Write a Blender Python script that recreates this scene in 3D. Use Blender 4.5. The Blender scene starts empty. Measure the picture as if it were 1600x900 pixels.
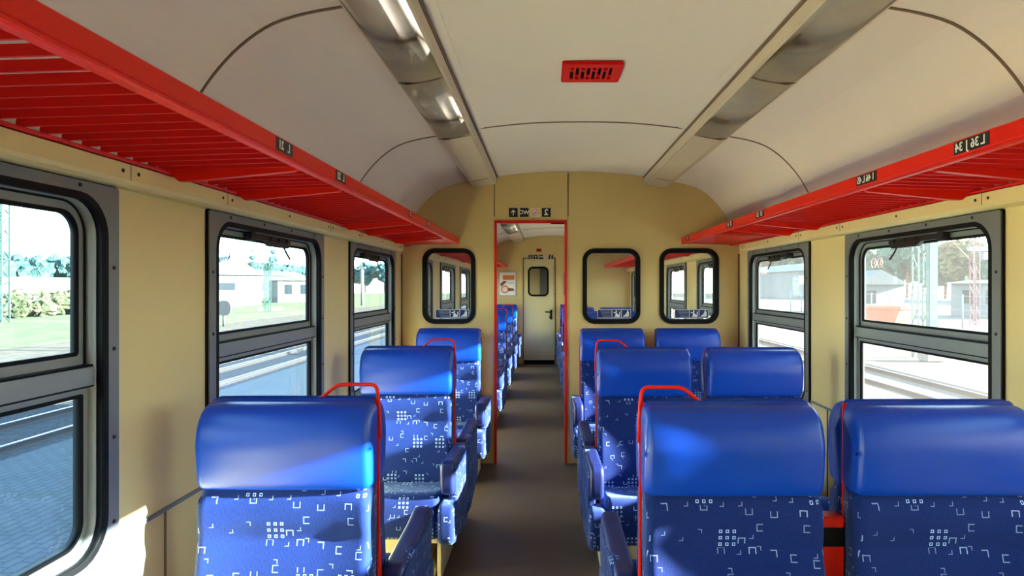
import bpy, bmesh, math, random
from mathutils import Vector, Matrix
from math import pi, sin, cos, radians as R

random.seed(7)
D = bpy.data
SC = bpy.context.scene
COL = SC.collection

# ------------------------------------------------------------------ camera
F = 1040.0                      # focal length in pixels of the 1600 px frame
CAM_H = 1.47
cam_d = D.cameras.new('camera')
cam = D.objects.new('camera', cam_d)
COL.objects.link(cam)
cam.location = (0, 0, CAM_H)
cam.rotation_euler = (R(90), 0, 0)
cam_d.sensor_width = 36
cam_d.lens = F / 1600 * 36
cam_d.shift_x = -51 / 1600
cam_d.shift_y = -3 / 1600
cam_d.clip_start = 0.05
cam_d.clip_end = 2000
SC.camera = cam

# ------------------------------------------------------------------ view
SC.view_settings.view_transform = 'Standard'
SC.view_settings.look = 'None'
SC.view_settings.gamma = 1
SC.view_settings.use_curve_mapping = False
SC.view_settings.exposure = 0.72

# ------------------------------------------------------------------ sky
SKY = 4.6
w = D.worlds.new('sky')
SC.world = w
w.use_nodes = True
nt = w.node_tree
nt.nodes.clear()
tc = nt.nodes.new('ShaderNodeTexCoord')
sx = nt.nodes.new('ShaderNodeSeparateXYZ')
rp = nt.nodes.new('ShaderNodeValToRGB')
bg = nt.nodes.new('ShaderNodeBackground')
wo = nt.nodes.new('ShaderNodeOutputWorld')
nt.links.new(tc.outputs['Generated'], sx.inputs[0])
nt.links.new(sx.outputs[2], rp.inputs[0])
nt.links.new(rp.outputs[0], bg.inputs[0])
nt.links.new(bg.outputs[0], wo.inputs[0])
rp.color_ramp.elements[0].position = 0.0
rp.color_ramp.elements[0].color = (1.0, 0.97, 0.9, 1)
rp.color_ramp.elements[1].position = 0.6
rp.color_ramp.elements[1].color = (0.42, 0.68, 1.0, 1)
e = rp.color_ramp.elements.new(0.16)
e.color = (0.85, 0.93, 1.0, 1)
bg.inputs[1].default_value = SKY

# ------------------------------------------------------------------ sun: low, from the right, a touch from behind
sun_d = D.lights.new('sun', 'SUN')
sun_d.energy = 60
sun_d.angle = R(0.9)
sun_d.color = (1.0, 0.965, 0.93)
sun = D.objects.new('sun', sun_d)
COL.objects.link(sun)
sun.location = (20, -3, 12)
sun.rotation_euler = Vector((-1.0, 0.120, -0.302)).to_track_quat('-Z', 'Y').to_euler()

# ================================================================== materials
def srgb(r, g, b):
    def c(v):
        v /= 255.0
        return v / 12.92 if v <= 0.04045 else ((v + 0.055) / 1.055) ** 2.4
    return (c(r), c(g), c(b), 1)

def mat(name, col, rough=0.5, metal=0.0, spec=0.5, var=0.0, vscale=6.0, bump=0.0, bscale=200.0, coat=0.0):
    m = D.materials.new(name)
    m.use_nodes = True
    n = m.node_tree.nodes
    l = m.node_tree.links
    b = n['Principled BSDF']
    c = srgb(*col)
    b.inputs['Base Color'].default_value = c
    b.inputs['Roughness'].default_value = rough
    b.inputs['Metallic'].default_value = metal
    b.inputs['Specular IOR Level'].default_value = spec
    b.inputs['Coat Weight'].default_value = coat
    t = n.new('ShaderNodeTexCoord')
    if var > 0:
        nz = n.new('ShaderNodeTexNoise')
        nz.inputs['Scale'].default_value = vscale
        nz.inputs['Detail'].default_value = 4
        l.new(t.outputs['Object'], nz.inputs['Vector'])
        mx = n.new('ShaderNodeMix')
        mx.data_type = 'RGBA'
        mx.inputs[6].default_value = tuple(v * (1 - var) for v in c[:3]) + (1,)
        mx.inputs[7].default_value = tuple(min(1, v * (1 + var)) for v in c[:3]) + (1,)
        l.new(nz.outputs['Fac'], mx.inputs[0])
        l.new(mx.outputs[2], b.inputs['Base Color'])
    if bump > 0:
        nb = n.new('ShaderNodeTexNoise')
        nb.inputs['Scale'].default_value = bscale
        l.new(t.outputs['Object'], nb.inputs['Vector'])
        bp = n.new('ShaderNodeBump')
        bp.inputs['Strength'].default_value = bump
        bp.inputs['Distance'].default_value = 0.002
        l.new(nb.outputs['Fac'], bp.inputs['Height'])
        l.new(bp.outputs[0], b.inputs['Normal'])
    return m

class NB:
    """small helper for chains of math nodes"""
    def __init__(s, m):
        s.n = m.node_tree.nodes
        s.l = m.node_tree.links
    def m(s, op, a, b=None, c=None):
        nd = s.n.new('ShaderNodeMath')
        nd.operation = op
        for i, v in enumerate((a, b, c)):
            if v is None:
                continue
            if isinstance(v, (int, float)):
                nd.inputs[i].default_value = v
            else:
                s.l.new(v, nd.inputs[i])
        return nd.outputs[0]
    def comb(s, x, y, z=0.0):
        nd = s.n.new('ShaderNodeCombineXYZ')
        for i, v in enumerate((x, y, z)):
            if isinstance(v, (int, float)):
                nd.inputs[i].default_value = v
            else:
                s.l.new(v, nd.inputs[i])
        return nd.outputs[0]
    def sep(s, v):
        nd = s.n.new('ShaderNodeSeparateXYZ')
        s.l.new(v, nd.inputs[0])
        return nd.outputs
    def white(s, v):
        nd = s.n.new('ShaderNodeTexWhiteNoise')
        nd.noise_dimensions = '3D'
        s.l.new(v, nd.inputs['Vector'])
        return nd.outputs['Value'], s.sep(nd.outputs['Color'])
    def mixc(s, f, a, b):
        nd = s.n.new('ShaderNodeMix')
        nd.data_type = 'RGBA'
        if isinstance(f, (int, float)):
            nd.inputs[0].default_value = f
        else:
            s.l.new(f, nd.inputs[0])
        for i, v in ((6, a), (7, b)):
            if isinstance(v, tuple):
                nd.inputs[i].default_value = v
            else:
                s.l.new(v, nd.inputs[i])
        return nd.outputs[2]

def fabric_material():
    m = D.materials.new('blue_patterned_moquette')
    m.use_nodes = True
    k = NB(m)
    b = k.n['Principled BSDF']
    uv = k.n.new('ShaderNodeUVMap')
    uv.uv_map = 'UVMap'
    s = k.sep(uv.outputs[0])
    # scattered open squares
    def layer(cell, zoff):
        py = k.m('DIVIDE', s[1], cell)
        px = k.m('ADD', k.m('DIVIDE', s[0], cell), k.m('MULTIPLY', k.m('FLOOR', py), 0.382))
        ix, iy = k.m('FLOOR', px), k.m('FLOOR', py)
        fx = k.m('SUBTRACT', k.m('SUBTRACT', px, ix), 0.5)
        fy = k.m('SUBTRACT', k.m('SUBTRACT', py, iy), 0.5)
        v, rgb = k.white(k.comb(ix, iy, zoff))
        return fx, fy, v, rgb
    fx, fy, v, rgb = layer(0.066, 1.0)
    fx = k.m('SUBTRACT', fx, k.m('MULTIPLY', k.m('SUBTRACT', rgb[0], 0.5), 0.64))
    fy = k.m('SUBTRACT', fy, k.m('MULTIPLY', k.m('SUBTRACT', rgb[1], 0.5), 0.64))
    ax, ay = k.m('ABSOLUTE', fx), k.m('ABSOLUTE', fy)
    mx = k.m('MAXIMUM', ax, ay)
    ring = k.m('MULTIPLY', k.m('LESS_THAN', mx, 0.165), k.m('GREATER_THAN', mx, 0.122))
    # cut away one side (or two) so the squares read as open brackets
    bq = rgb[2]
    cut = k.m('MULTIPLY', k.m('LESS_THAN', bq, 0.3), k.m('GREATER_THAN', fx, 0.11))
    cut = k.m('MAXIMUM', cut, k.m('MULTIPLY', k.m('MULTIPLY', k.m('GREATER_THAN', bq, 0.3), k.m('LESS_THAN', bq, 0.55)), k.m('LESS_THAN', fy, -0.11)))
    cut = k.m('MAXIMUM', cut, k.m('MULTIPLY', k.m('MULTIPLY', k.m('GREATER_THAN', bq, 0.55), k.m('LESS_THAN', bq, 0.8)), k.m('GREATER_THAN', fy, 0.11)))
    cut = k.m('MAXIMUM', cut, k.m('MULTIPLY', k.m('GREATER_THAN', bq, 0.8), k.m('LESS_THAN', k.m('ADD', fx, fy), 0.02)))
    ring = k.m('MULTIPLY', ring, k.m('SUBTRACT', 1.0, cut))
    ring = k.m('MULTIPLY', ring, k.m('LESS_THAN', v, 0.72))
    ring = k.m('MULTIPLY', ring, k.m('ADD', 0.35, k.m('MULTIPLY', rgb[0], 0.65)))
    # fainter ticks between them
    tx, ty, tv, trgb = layer(0.052, 9.0)
    tx = k.m('SUBTRACT', tx, k.m('MULTIPLY', k.m('SUBTRACT', trgb[0], 0.5), 0.7))
    ty = k.m('SUBTRACT', ty, k.m('MULTIPLY', k.m('SUBTRACT', trgb[1], 0.5), 0.7))
    tm = k.m('MAXIMUM', k.m('ABSOLUTE', tx), k.m('ABSOLUTE', ty))
    tick = k.m('MULTIPLY', k.m('LESS_THAN', tm, 0.14), k.m('GREATER_THAN', tm, 0.10))
    tick = k.m('MULTIPLY', tick, k.m('GREATER_THAN', k.m('ADD', tx, k.m('MULTIPLY', ty, k.m('SUBTRACT', k.m('MULTIPLY', k.m('GREATER_THAN', trgb[2], 0.5), 2.0), 1.0))), 0.03))
    tick = k.m('MULTIPLY', k.m('MULTIPLY', tick, k.m('LESS_THAN', tv, 0.42)), 0.5)
    ring = k.m('MAXIMUM', ring, tick)
    # groups of nine tiny squares
    gx, gy, gv, grgb = layer(0.165, 5.0)
    gx = k.m('DIVIDE', k.m('SUBTRACT', gx, k.m('MULTIPLY', k.m('SUBTRACT', grgb[0], 0.5), 0.5)), 0.118)
    gy = k.m('DIVIDE', k.m('SUBTRACT', gy, k.m('MULTIPLY', k.m('SUBTRACT', grgb[1], 0.5), 0.5)), 0.118)
    inn = k.m('LESS_THAN', k.m('MAXIMUM', k.m('ABSOLUTE', gx), k.m('ABSOLUTE', gy)), 1.5)
    hx = k.m('SUBTRACT', k.m('FRACT', k.m('ADD', gx, 0.5)), 0.5)
    hy = k.m('SUBTRACT', k.m('FRACT', k.m('ADD', gy, 0.5)), 0.5)
    hm = k.m('MAXIMUM', k.m('ABSOLUTE', hx), k.m('ABSOLUTE', hy))
    small = k.m('MULTIPLY', k.m('LESS_THAN', hm, 0.24), k.m('GREATER_THAN', hm, 0.13))
    gon = k.m('MULTIPLY', inn, k.m('LESS_THAN', gv, 0.75))
    pat = k.m('MAXIMUM', k.m('MULTIPLY', ring, k.m('SUBTRACT', 1.0, gon)), k.m('MULTIPLY', small, gon))
    # pile: fine vertical nap
    nz = k.n.new('ShaderNodeTexNoise')
    nz.inputs['Scale'].default_value = 90
    nz.inputs['Detail'].default_value = 3
    mp = k.n.new('ShaderNodeMapping')
    mp.inputs['Scale'].default_value = (5, 1, 1)
    k.l.new(uv.outputs[0], mp.inputs[0])
    k.l.new(mp.outputs[0], nz.inputs['Vector'])
    base = k.mixc(nz.outputs['Fac'], srgb(2, 9, 56), srgb(12, 46, 124))
    col = k.mixc(pat, base, srgb(172, 202, 246))
    k.l.new(col, b.inputs['Base Color'])
    b.inputs['Roughness'].default_value = 0.8
    b.inputs['Specular IOR Level'].default_value = 0.2
    b.inputs['Sheen Weight'].default_value = 0.25
    b.inputs['Sheen Tint'].default_value = (0.3, 0.5, 1, 1)
    bp = k.n.new('ShaderNodeBump')
    bp.inputs['Strength'].default_value = 0.3
    bp.inputs['Distance'].default_value = 0.002
    k.l.new(nz.outputs['Fac'], bp.inputs['Height'])
    k.l.new(bp.outputs[0], b.inputs['Normal'])
    return m

def glass_material(name, tint, dirt, dirtcol=(0.9, 0.95, 1.0, 1), refl=1.0, rough=0.01):
    m = D.materials.new(name)
    m.use_nodes = True
    n = m.node_tree.nodes
    l = m.node_tree.links
    n.clear()
    out = n.new('ShaderNodeOutputMaterial')
    tr = n.new('ShaderNodeBsdfTransparent')
    tr.inputs[0].default_value = tint
    tl = n.new('ShaderNodeBsdfTranslucent')
    tl.inputs[0].default_value = dirtcol
    df = n.new('ShaderNodeBsdfDiffuse')
    df.inputs[0].default_value = dirtcol
    dd = n.new('ShaderNodeMixShader')
    dd.inputs[0].default_value = 0.4
    l.new(tl.outputs[0], dd.inputs[1])
    l.new(df.outputs[0], dd.inputs[2])
    mx = n.new('ShaderNodeMixShader')
    nz = n.new('ShaderNodeTexNoise')
    nz.inputs['Scale'].default_value = 2.5
    nz.inputs['Detail'].default_value = 5
    t = n.new('ShaderNodeTexCoord')
    l.new(t.outputs['Object'], nz.inputs['Vector'])
    mr = n.new('ShaderNodeMapRange')
    mr.inputs['To Min'].default_value = dirt * 0.5
    mr.inputs['To Max'].default_value = dirt * 1.5
    l.new(nz.outputs['Fac'], mr.inputs['Value'])
    l.new(mr.outputs[0], mx.inputs[0])
    l.new(tr.outputs[0], mx.inputs[1])
    l.new(dd.outputs[0], mx.inputs[2])
    gl = n.new('ShaderNodeBsdfGlossy')
    gl.inputs['Roughness'].default_value = rough
    gl.inputs['Color'].default_value = (refl, refl, refl, 1)
    fr = n.new('ShaderNodeFresnel')
    fr.inputs['IOR'].default_value = 1.45
    m2 = n.new('ShaderNodeMixShader')
    ge = n.new('ShaderNodeNewGeometry')
    front = n.new('ShaderNodeMath')
    front.operation = 'SUBTRACT'
    front.inputs[0].default_value = 1.0
    l.new(ge.outputs['Backfacing'], front.inputs[1])
    mu = n.new('ShaderNodeMath')
    mu.operation = 'MULTIPLY'
    l.new(front.outputs[0], mu.inputs[0])
    l.new(fr.outputs[0], mu.inputs[1])
    l.new(mu.outputs[0], m2.inputs[0])
    l.new(mx.outputs[0], m2.inputs[1])
    l.new(gl.outputs[0], m2.inputs[2])
    l.new(m2.outputs[0], out.inputs[0])
    return m

M = {}
M['cream'] = mat('cream_wall_laminate', (231, 213, 154), 0.45, var=0.04, vscale=1.5)
M['ochre'] = mat('ochre_wall_laminate', (216, 191, 126), 0.5, var=0.05, vscale=1.5)
M['ceiling'] = mat('warm_white_ceiling_laminate', (230, 221, 218), 0.55, var=0.03, vscale=1.2)
M['seam'] = mat('brown_joint_strip', (112, 92, 74), 0.5)
M['red'] = mat('red_lacquered_metal', (224, 26, 2), 0.42, spec=0.25, var=0.05)
M['reddark'] = mat('deep_red_lacquered_metal', (206, 6, 3), 0.45, spec=0.2, var=0.05)
M['grey'] = mat('grey_aluminium_paint', (128, 134, 138), 0.42, metal=0.35, var=0.06)
M['greylight'] = mat('light_grey_sash', (150, 158, 160), 0.4, metal=0.3, var=0.05)
M['black'] = mat('black_rubber', (7, 7, 8), 0.6, spec=0.2)
M['darkmetal'] = mat('dark_latch_metal', (52, 46, 42), 0.4, metal=0.5)
M['fabric'] = fabric_material()
M['vinyl'] = mat('blue_leatherette', (5, 62, 172), 0.33, spec=0.42, var=0.07, vscale=14, bump=0.12, bscale=450)
M['vinyldark'] = mat('navy_leatherette', (20, 34, 92), 0.38, spec=0.5, var=0.05, bump=0.1, bscale=450)
M['floor'] = mat('brown_speckled_linoleum', (88, 74, 62), 0.5, spec=0.3, var=0.3, vscale=3.0, bump=0.05)
M['beige'] = mat('beige_pedestal_paint', (206, 194, 160), 0.5)
M['lamp'] = mat('yellowed_lamp_housing', (204, 190, 172), 0.45, var=0.07, vscale=4)
M['reflector'] = mat('grey_reflector_tray', (128, 140, 162), 0.4)
M['tube'] = mat('unlit_fluorescent_tube', (220, 225, 235), 0.2)
M['white'] = mat('white_print', (235, 235, 235), 0.5)
M['pink'] = mat('faded_white_print', (238, 208, 196), 0.5)
M['navy'] = mat('navy_print', (14, 34, 90), 0.5)
M['blacksign'] = mat('black_print', (12, 12, 14), 0.5)
M['redprint'] = mat('red_print', (190, 40, 30), 0.5)
M['midgrey'] = mat('grey_print', (96, 104, 106), 0.6)
M['faintred'] = mat('faded_red_print', (226, 150, 146), 0.6)
M['palegrey'] = mat('pale_grey_print', (170, 175, 178), 0.6)
M['orange'] = mat('orange_print', (214, 120, 40), 0.5)
M['brownprint'] = mat('brown_print', (120, 66, 40), 0.5)
M['alu'] = mat('aluminium_trim', (196, 184, 172), 0.35, metal=0.6)
M['doorcream'] = mat('cream_door_laminate', (214, 200, 150), 0.45, var=0.04)
M['glass'] = glass_material('window_glass', (0.84, 0.97, 0.98, 1), 0.010)
M['glasslow'] = glass_material('tinted_lower_window_glass', (0.78, 0.94, 1.0, 1), 0.010)
M['glassright'] = glass_material('dusty_hazed_upper_window_glass', (0.88, 0.97, 0.96, 1), 0.012, (1, 0.97, 0.9, 1))  # dust film; its warm colour also carries the sunlit haze
M['glasslowright'] = glass_material('dusty_sunwarmed_lower_window_glass', (0.90, 0.91, 0.86, 1), 0.012, (1, 0.95, 0.84, 1))  # dust film; cream tint puts the warmth of the sunlit side into the glass
M['glasspart'] = glass_material('clear_partition_glass', (0.9, 0.92, 0.9, 1), 0.03, refl=0.9)
M['diffuser'] = glass_material('yellowed_clear_lamp_cover', (0.92, 0.92, 0.90, 1), 0.42, (0.95, 0.88, 0.77, 1), refl=0.4, rough=0.12)

# ================================================================== mesh helpers
def link(o, parent=None):
    COL.objects.link(o)
    if parent is not None:
        o.parent = parent
    return o

def box_uv(me):
    if 'UVMap' not in me.uv_layers:
        me.uv_layers.new(name='UVMap')
    uvl = me.uv_layers['UVMap'].data
    for p in me.polygons:
        n = p.normal
        ax, ay, az = abs(n.x), abs(n.y), abs(n.z)
        for li in p.loop_indices:
            c = me.vertices[me.loops[li].vertex_index].co
            if ay >= ax and ay >= az * 0.8:
                uvl[li].uv = (c.x, c.z)
            elif az > ax:
                uvl[li].uv = (c.x, c.y + 0.37)
            else:
                uvl[li].uv = (c.y + 0.21, c.z)

def to_mesh(bm, name, material, smooth=False, uv=False):
    bmesh.ops.recalc_face_normals(bm, faces=bm.faces)
    me = D.meshes.new(name)
    bm.to_mesh(me)
    bm.free()
    if material:
        me.materials.append(material)
    if smooth:
        me.polygons.foreach_set('use_smooth', [True] * len(me.polygons))
    if uv:
        box_uv(me)
    return me

def ob(name, me, parent=None, loc=(0, 0, 0), rotz=0.0, label=None, cat=None, group=None, kind=None):
    o = D.objects.new(name, me)
    o.location = loc
    o.rotation_euler = (0, 0, rotz)
    if label: o['label'] = label
    if cat: o['category'] = cat
    if group: o['group'] = group
    if kind: o['kind'] = kind
    return link(o, parent)

def box(bm, x0, x1, y0, y1, z0, z1):
    vs = [bm.verts.new((x, y, z)) for x in (x0, x1) for y in (y0, y1) for z in (z0, z1)]
    for f in ((0, 1, 3, 2), (4, 6, 7, 5), (0, 4, 5, 1), (2, 3, 7, 6), (0, 2, 6, 4), (1, 5, 7, 3)):
        bm.faces.new([vs[i] for i in f])
    return vs

def boxes(name, lst, material, bevel=0.0):
    bm = bmesh.new()
    for b in lst:
        box(bm, *b)
    if bevel:
        bmesh.ops.bevel(bm, geom=list(bm.edges), offset=bevel, segments=2, affect='EDGES', clamp_overlap=True)
    return to_mesh(bm, name, material)

def rr(u0, v0, u1, v1, r, n=7):
    pts = []
    for cx, cy, a0 in ((u1 - r, v1 - r, 0), (u0 + r, v1 - r, 90), (u0 + r, v0 + r, 180), (u1 - r, v0 + r, 270)):
        for i in range(n + 1):
            a = R(a0 + 90 * i / n)
            pts.append((cx + r * cos(a), cy + r * sin(a)))
    return pts

def rr2(u0, v0, u1, v1, rt, rb, n=7):
    pts = []
    for cx, cy, r, a0 in ((u1 - rt, v1 - rt, rt, 0), (u0 + rt, v1 - rt, rt, 90), (u0 + rb, v0 + rb, rb, 180), (u1 - rb, v0 + rb, rb, 270)):
        for i in range(n + 1):
            a = R(a0 + 90 * i / n)
            pts.append((cx + r * cos(a), cy + r * sin(a)))
    return pts
def ring2(name, u0, v0, u1, v1, rt, rb, wd, w0, w1, material):
    return plate(name, [rr2(u0, v0, u1, v1, rt, rb), rr2(u0 + wd, v0 + wd, u1 - wd, v1 - wd, max(0.004, rt - wd), max(0.004, rb - wd))], w0, w1, material)

def circ(cx, cy, r, n=24):
    return [(cx + r * cos(2 * pi * i / n), cy + r * sin(2 * pi * i / n)) for i in range(n)]

AX = {
    'xz': lambda u, v, w_: (u, w_, v),      # plate in the XZ plane, thickness along Y
    'yz': lambda u, v, w_: (w_, u, v),
    'xy': lambda u, v, w_: (u, v, w_),
}
def plate(name, loops, w0, w1, material, plane='xz', smooth=False, uv=False, mirror=None):
    """flat plate with holes: loops = list of closed outlines (even-odd), thickness w0..w1.
    mirror: u about which the outline is flipped."""
    cu = D.curves.new(name + '_c', 'CURVE')
    cu.dimensions = '2D'
    cu.fill_mode = 'BOTH'
    cu.extrude = abs(w1 - w0) / 2
    for lp in loops:
        sp = cu.splines.new('POLY')
        sp.points.add(len(lp) - 1)
        for i, (u, v) in enumerate(lp):
            sp.points[i].co = (u, v, 0, 1)
        sp.use_cyclic_u = True
    to = D.objects.new(name + '_c', cu)
    COL.objects.link(to)
    dg = bpy.context.evaluated_depsgraph_get()
    me = D.meshes.new_from_object(to.evaluated_get(dg))
    D.objects.remove(to)
    D.curves.remove(cu)
    fn = AX[plane]
    mid = (w0 + w1) / 2
    for v in me.vertices:
        u = v.co.x if mirror is None else 2 * mirror - v.co.x
        v.co = fn(u, v.co.y, v.co.z + mid)
    bm = bmesh.new()
    bm.from_mesh(me)
    D.meshes.remove(me)
    bmesh.ops.remove_doubles(bm, verts=bm.verts, dist=0.00002)
    return to_mesh(bm, name, material, smooth, uv)

def text_mesh(s, size, material, depth=0.001, mirrored=True):
    """lettering in the XZ plane facing -Y, centred; mirrored as in the photograph"""
    cu = D.curves.new('lettering', 'FONT')
    cu.body = s
    cu.size = size
    cu.align_x = 'CENTER'
    cu.align_y = 'CENTER'
    cu.extrude = depth
    cu.offset = size * 0.02
    cu.resolution_u = 3
    to = D.objects.new('lettering', cu)
    COL.objects.link(to)
    dg = bpy.context.evaluated_depsgraph_get()
    me = D.meshes.new_from_object(to.evaluated_get(dg))
    D.objects.remove(to)
    D.curves.remove(cu)
    k = -1 if mirrored else 1
    for v in me.vertices:
        v.co = (k * v.co.x, v.co.z, v.co.y)
    bm = bmesh.new()
    bm.from_mesh(me)
    D.meshes.remove(me)
    return to_mesh(bm, 'lettering', material)

def tube(name, pts, r, material, n=10):
    bm = bmesh.new()
    tube_bm(bm, pts, r, n)
    return to_mesh(bm, name, material, True)

def tube_bm(bm, pts, r, n=10):
    pts = [Vector(p) for p in pts]
    rings = []
    up = None
    for i, p in enumerate(pts):
        if i == 0: t = (pts[1] - p).normalized()
        elif i == len(pts) - 1: t = (p - pts[i - 1]).normalized()
        else: t = ((pts[i + 1] - p).normalized() + (p - pts[i - 1]).normalized()).normalized()
        if up is None:
            up = t.orthogonal().normalized()
        up = (up - t * up.dot(t)).normalized()
        b = t.cross(up)
        rings.append([bm.verts.new(p + r * (cos(2 * pi * k / n) * up + sin(2 * pi * k / n) * b)) for k in range(n)])
    for a, b in zip(rings, rings[1:]):
        for k in range(n):
            bm.faces.new((a[k], a[(k + 1) % n], b[(k + 1) % n], b[k]))
    bm.faces.new(rings[0])
    bm.faces.new(rings[-1])

def round_path(pts, r, n=5):
    """polyline with filleted corners"""
    P = [Vector(p) for p in pts]
    out = [P[0]]
    for i in range(1, len(P) - 1):
        a, b, c = P[i - 1], P[i], P[i + 1]
        d1, d2 = (a - b), (c - b)
        rr_ = min(r, d1.length * 0.45, d2.length * 0.45)
        s, e_ = b + d1.normalized() * rr_, b + d2.normalized() * rr_
        for k in range(n + 1):
            t = k / n
            out.append((1 - t) ** 2 * s + 2 * t * (1 - t) * b + t * t * e_)
    out.append(P[-1])
    return out

def smooth_profile(pts, sub=3):
    """closed Catmull-Rom through the control points"""
    n = len(pts)
    out = []
    for i in range(n):
        p0, p1, p2, p3 = [Vector(pts[(i + k - 1) % n]) for k in range(4)]
        for s in range(sub):
            t = s / sub
            q = 0.5 * ((2 * p1) + (-p0 + p2) * t + (2 * p0 - 5 * p1 + 4 * p2 - p3) * t * t + (-p0 + 3 * p1 - 3 * p2 + p3) * t ** 3)
            out.append((q.x, q.y))
    return out

def puff(name, prof, x0, x1, r, material, sub=3, steps=5, flex=None, uv=True, keep_rear=False):
    """upholstered body: closed (y, z) profile carried from x0 to x1 with rounded ends"""
    pr = smooth_profile(prof, sub) if sub > 1 else list(prof)
    n = len(pr)
    ymin, ymax = min(p[0] for p in pr), max(p[0] for p in pr)
    zmin, zmax = min(p[1] for p in pr), max(p[1] for p in pr)
    hy, hz, cy_, cz_ = (ymax - ymin) / 2, (zmax - zmin) / 2, (ymin + ymax) / 2, (zmin + zmax) / 2
    secs = [(x0 + r * (1 - cos((pi / 2) * k / steps)), r * (1 - sin((pi / 2) * k / steps))) for k in range(steps + 1)]
    mids = 6
    full = list(secs)
    for k in range(1, mids):
        full.append((x0 + r + (x1 - x0 - 2 * r) * k / mids, 0.0))
    full += [(x0 + x1 - s, o) for s, o in secs[::-1]]
    bm = bmesh.new()
    rings = []
    for x, off in full:
        ring = []
        for i, (y, z) in enumerate(pr):
            fy, fz = (hy - off) / hy, (hz - off) / hz
            y = (ymax - (ymax - y) * (2 * hy - off) / (2 * hy)) if keep_rear else cy_ + (y - cy_) * fy
            z = cz_ + (z - cz_) * fz
            dy, dz = 0, 0
            if flex:
                dy, dz = flex(x, y, z)
            ring.append(bm.verts.new((x, y + dy, z + dz)))
        rings.append(ring)
    for a, b in zip(rings, rings[1:]):
        for i in range(n):
            bm.faces.new((a[i], a[(i + 1) % n], b[(i + 1) % n], b[i]))
    bm.faces.new(rings[0])
    bm.faces.new(rings[-1])
    return to_mesh(bm, name, material, True, uv)

# ================================================================== coach dimensions
XL, XR, XC = -1.188, 1.612, 0.212
Y0, Y1 = -1.65, 12.55           # behind the camera .. far partition
YP = 5.514                      # near partition
YE = 14.3                       # end of vestibule
near_wins = [-0.50, 1.229, 2.935, 4.635]
far_wins = [6.40, 8.16, 9.92, 11.68]
WZ0, WZ1 = 0.76, 1.702
WH = 0.547

# floor
f_me = boxes('floor', [(XL - 0.06, XR + 0.06, Y0 - 0.05, YE, -0.5, 0.0)], M['floor'])
ob('floor', f_me, kind='structure', label='brown linoleum floor running down the aisle')

# side walls with rounded window openings
def side_wall(name, x_in, x_out):
    side_name = name
    holes = []
    for yc in near_wins + far_wins:
        holes.append(rr(yc - WH, WZ0, yc + WH, WZ1, 0.10))
    outer = [(Y0 - 0.05, -0.5), (YE, -0.5), (YE, 1.84), (Y0 - 0.05, 1.84)]
    if side_name == 'wall_left':
        holes.append(rr(13.0, 0.9, 13.9, 1.75, 0.08))
    me = plate(name, [outer] + holes, x_in, x_out, M['cream'], 'yz')
    ob(name, me, kind='structure', label='cream laminate side wall with window openings')
side_wall('wall_left', XL, XL - 0.055)
side_wall('wall_right', XR, XR + 0.055)

# vaulted ceiling
half = [(0.0, 2.419), (0.3, 2.411), (0.605, 2.378), (0.83, 2.338), (0.95, 2.316), (1.05, 2.285), (1.13, 2.235),
        (1.20, 2.170), (1.26, 2.095), (1.31, 2.01), (1.35, 1.92), (1.385, 1.84), (1.40, 1.80)]
def ceil_h(x):
    d = abs(x - XC)
    for (a, ha), (b, hb) in zip(half, half[1:]):
        if a <= d <= b:
            return ha + (hb - ha) * (d - a) / (b - a)
    return 1.8
hs = []
hh = [Vector(p) for p in half]
for i in range(len(hh) - 1):       # smooth the half profile
    p0 = hh[i - 1] if i else Vector((-hh[1].x, hh[1].y))
    p1, p2 = hh[i], hh[i + 1]
    p3 = hh[i + 2] if i + 2 < len(hh) else p2 + (p2 - p1)
    for s_ in range(3):
        t = s_ / 3
        hs.append(0.5 * ((2 * p1) + (-p0 + p2) * t + (2 * p0 - 5 * p1 + 4 * p2 - p3) * t * t + (-p0 + 3 * p1 - 3 * p2 + p3) * t ** 3))
hs.append(hh[-1])
prof = [(XC - p.x, p.y) for p in hs[::-1]] + [(XC + p.x, p.y) for p in hs[1:]]
def band(bm, pr, y0, y1, th):
    """extruded band following pr (x,z), thickness th outward (up)"""
    out = []
    for i, (x, z) in enumerate(pr):
        a, b = pr[max(0, i - 1)], pr[min(len(pr) - 1, i + 1)]
        d = Vector((b[0] - a[0], b[1] - a[1])).normalized()
        nn = Vector((-d.y, d.x))
        out.append((x + nn.x * th, z + nn.y * th))
    rows = []
    for (x, z), (xo, zo) in zip(pr, out):
        rows.append([bm.verts.new((x, y0, z)), bm.verts.new((x, y1, z)), bm.verts.new((xo, y1, zo)), bm.verts.new((xo, y0, zo))])
    for a, b in zip(rows, rows[1:]):
        for k in range(4):
            bm.faces.new((a[k], a[(k + 1) % 4], b[(k + 1) % 4], b[k]))
    bm.faces.new(rows[0])
    bm.faces.new(rows[-1])
bm = bmesh.new()
band(bm, prof, Y0 - 0.05, YE, 0.045)
c_me = to_mesh(bm, 'ceiling', M['ceiling'])
for p in c_me.polygons:
    if abs(p.normal.y) < 0.5 and p.area < 100:
        p.use_smooth = False
me_s = c_me
ceil_o = ob('ceiling', c_me, kind='structure', label='warm white vaulted ceiling')
# cross joints
seams = [0.35, 2.06, 3.84, 7.27, 9.03, 10.79]
for i, y in enumerate(seams):
    bm = bmesh.new()
    pr = [(x, z - 0.004) for x, z in prof if 0.0 <= abs(x - XC) <= 1.36]
    band(bm, pr, y - 0.006, y + 0.006, 0.004)
    ob('trim_%d' % (i + 1), to_mesh(bm, 'trim', M['seam']), kind='structure', label='thin brown joint strip across the ceiling')

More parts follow.
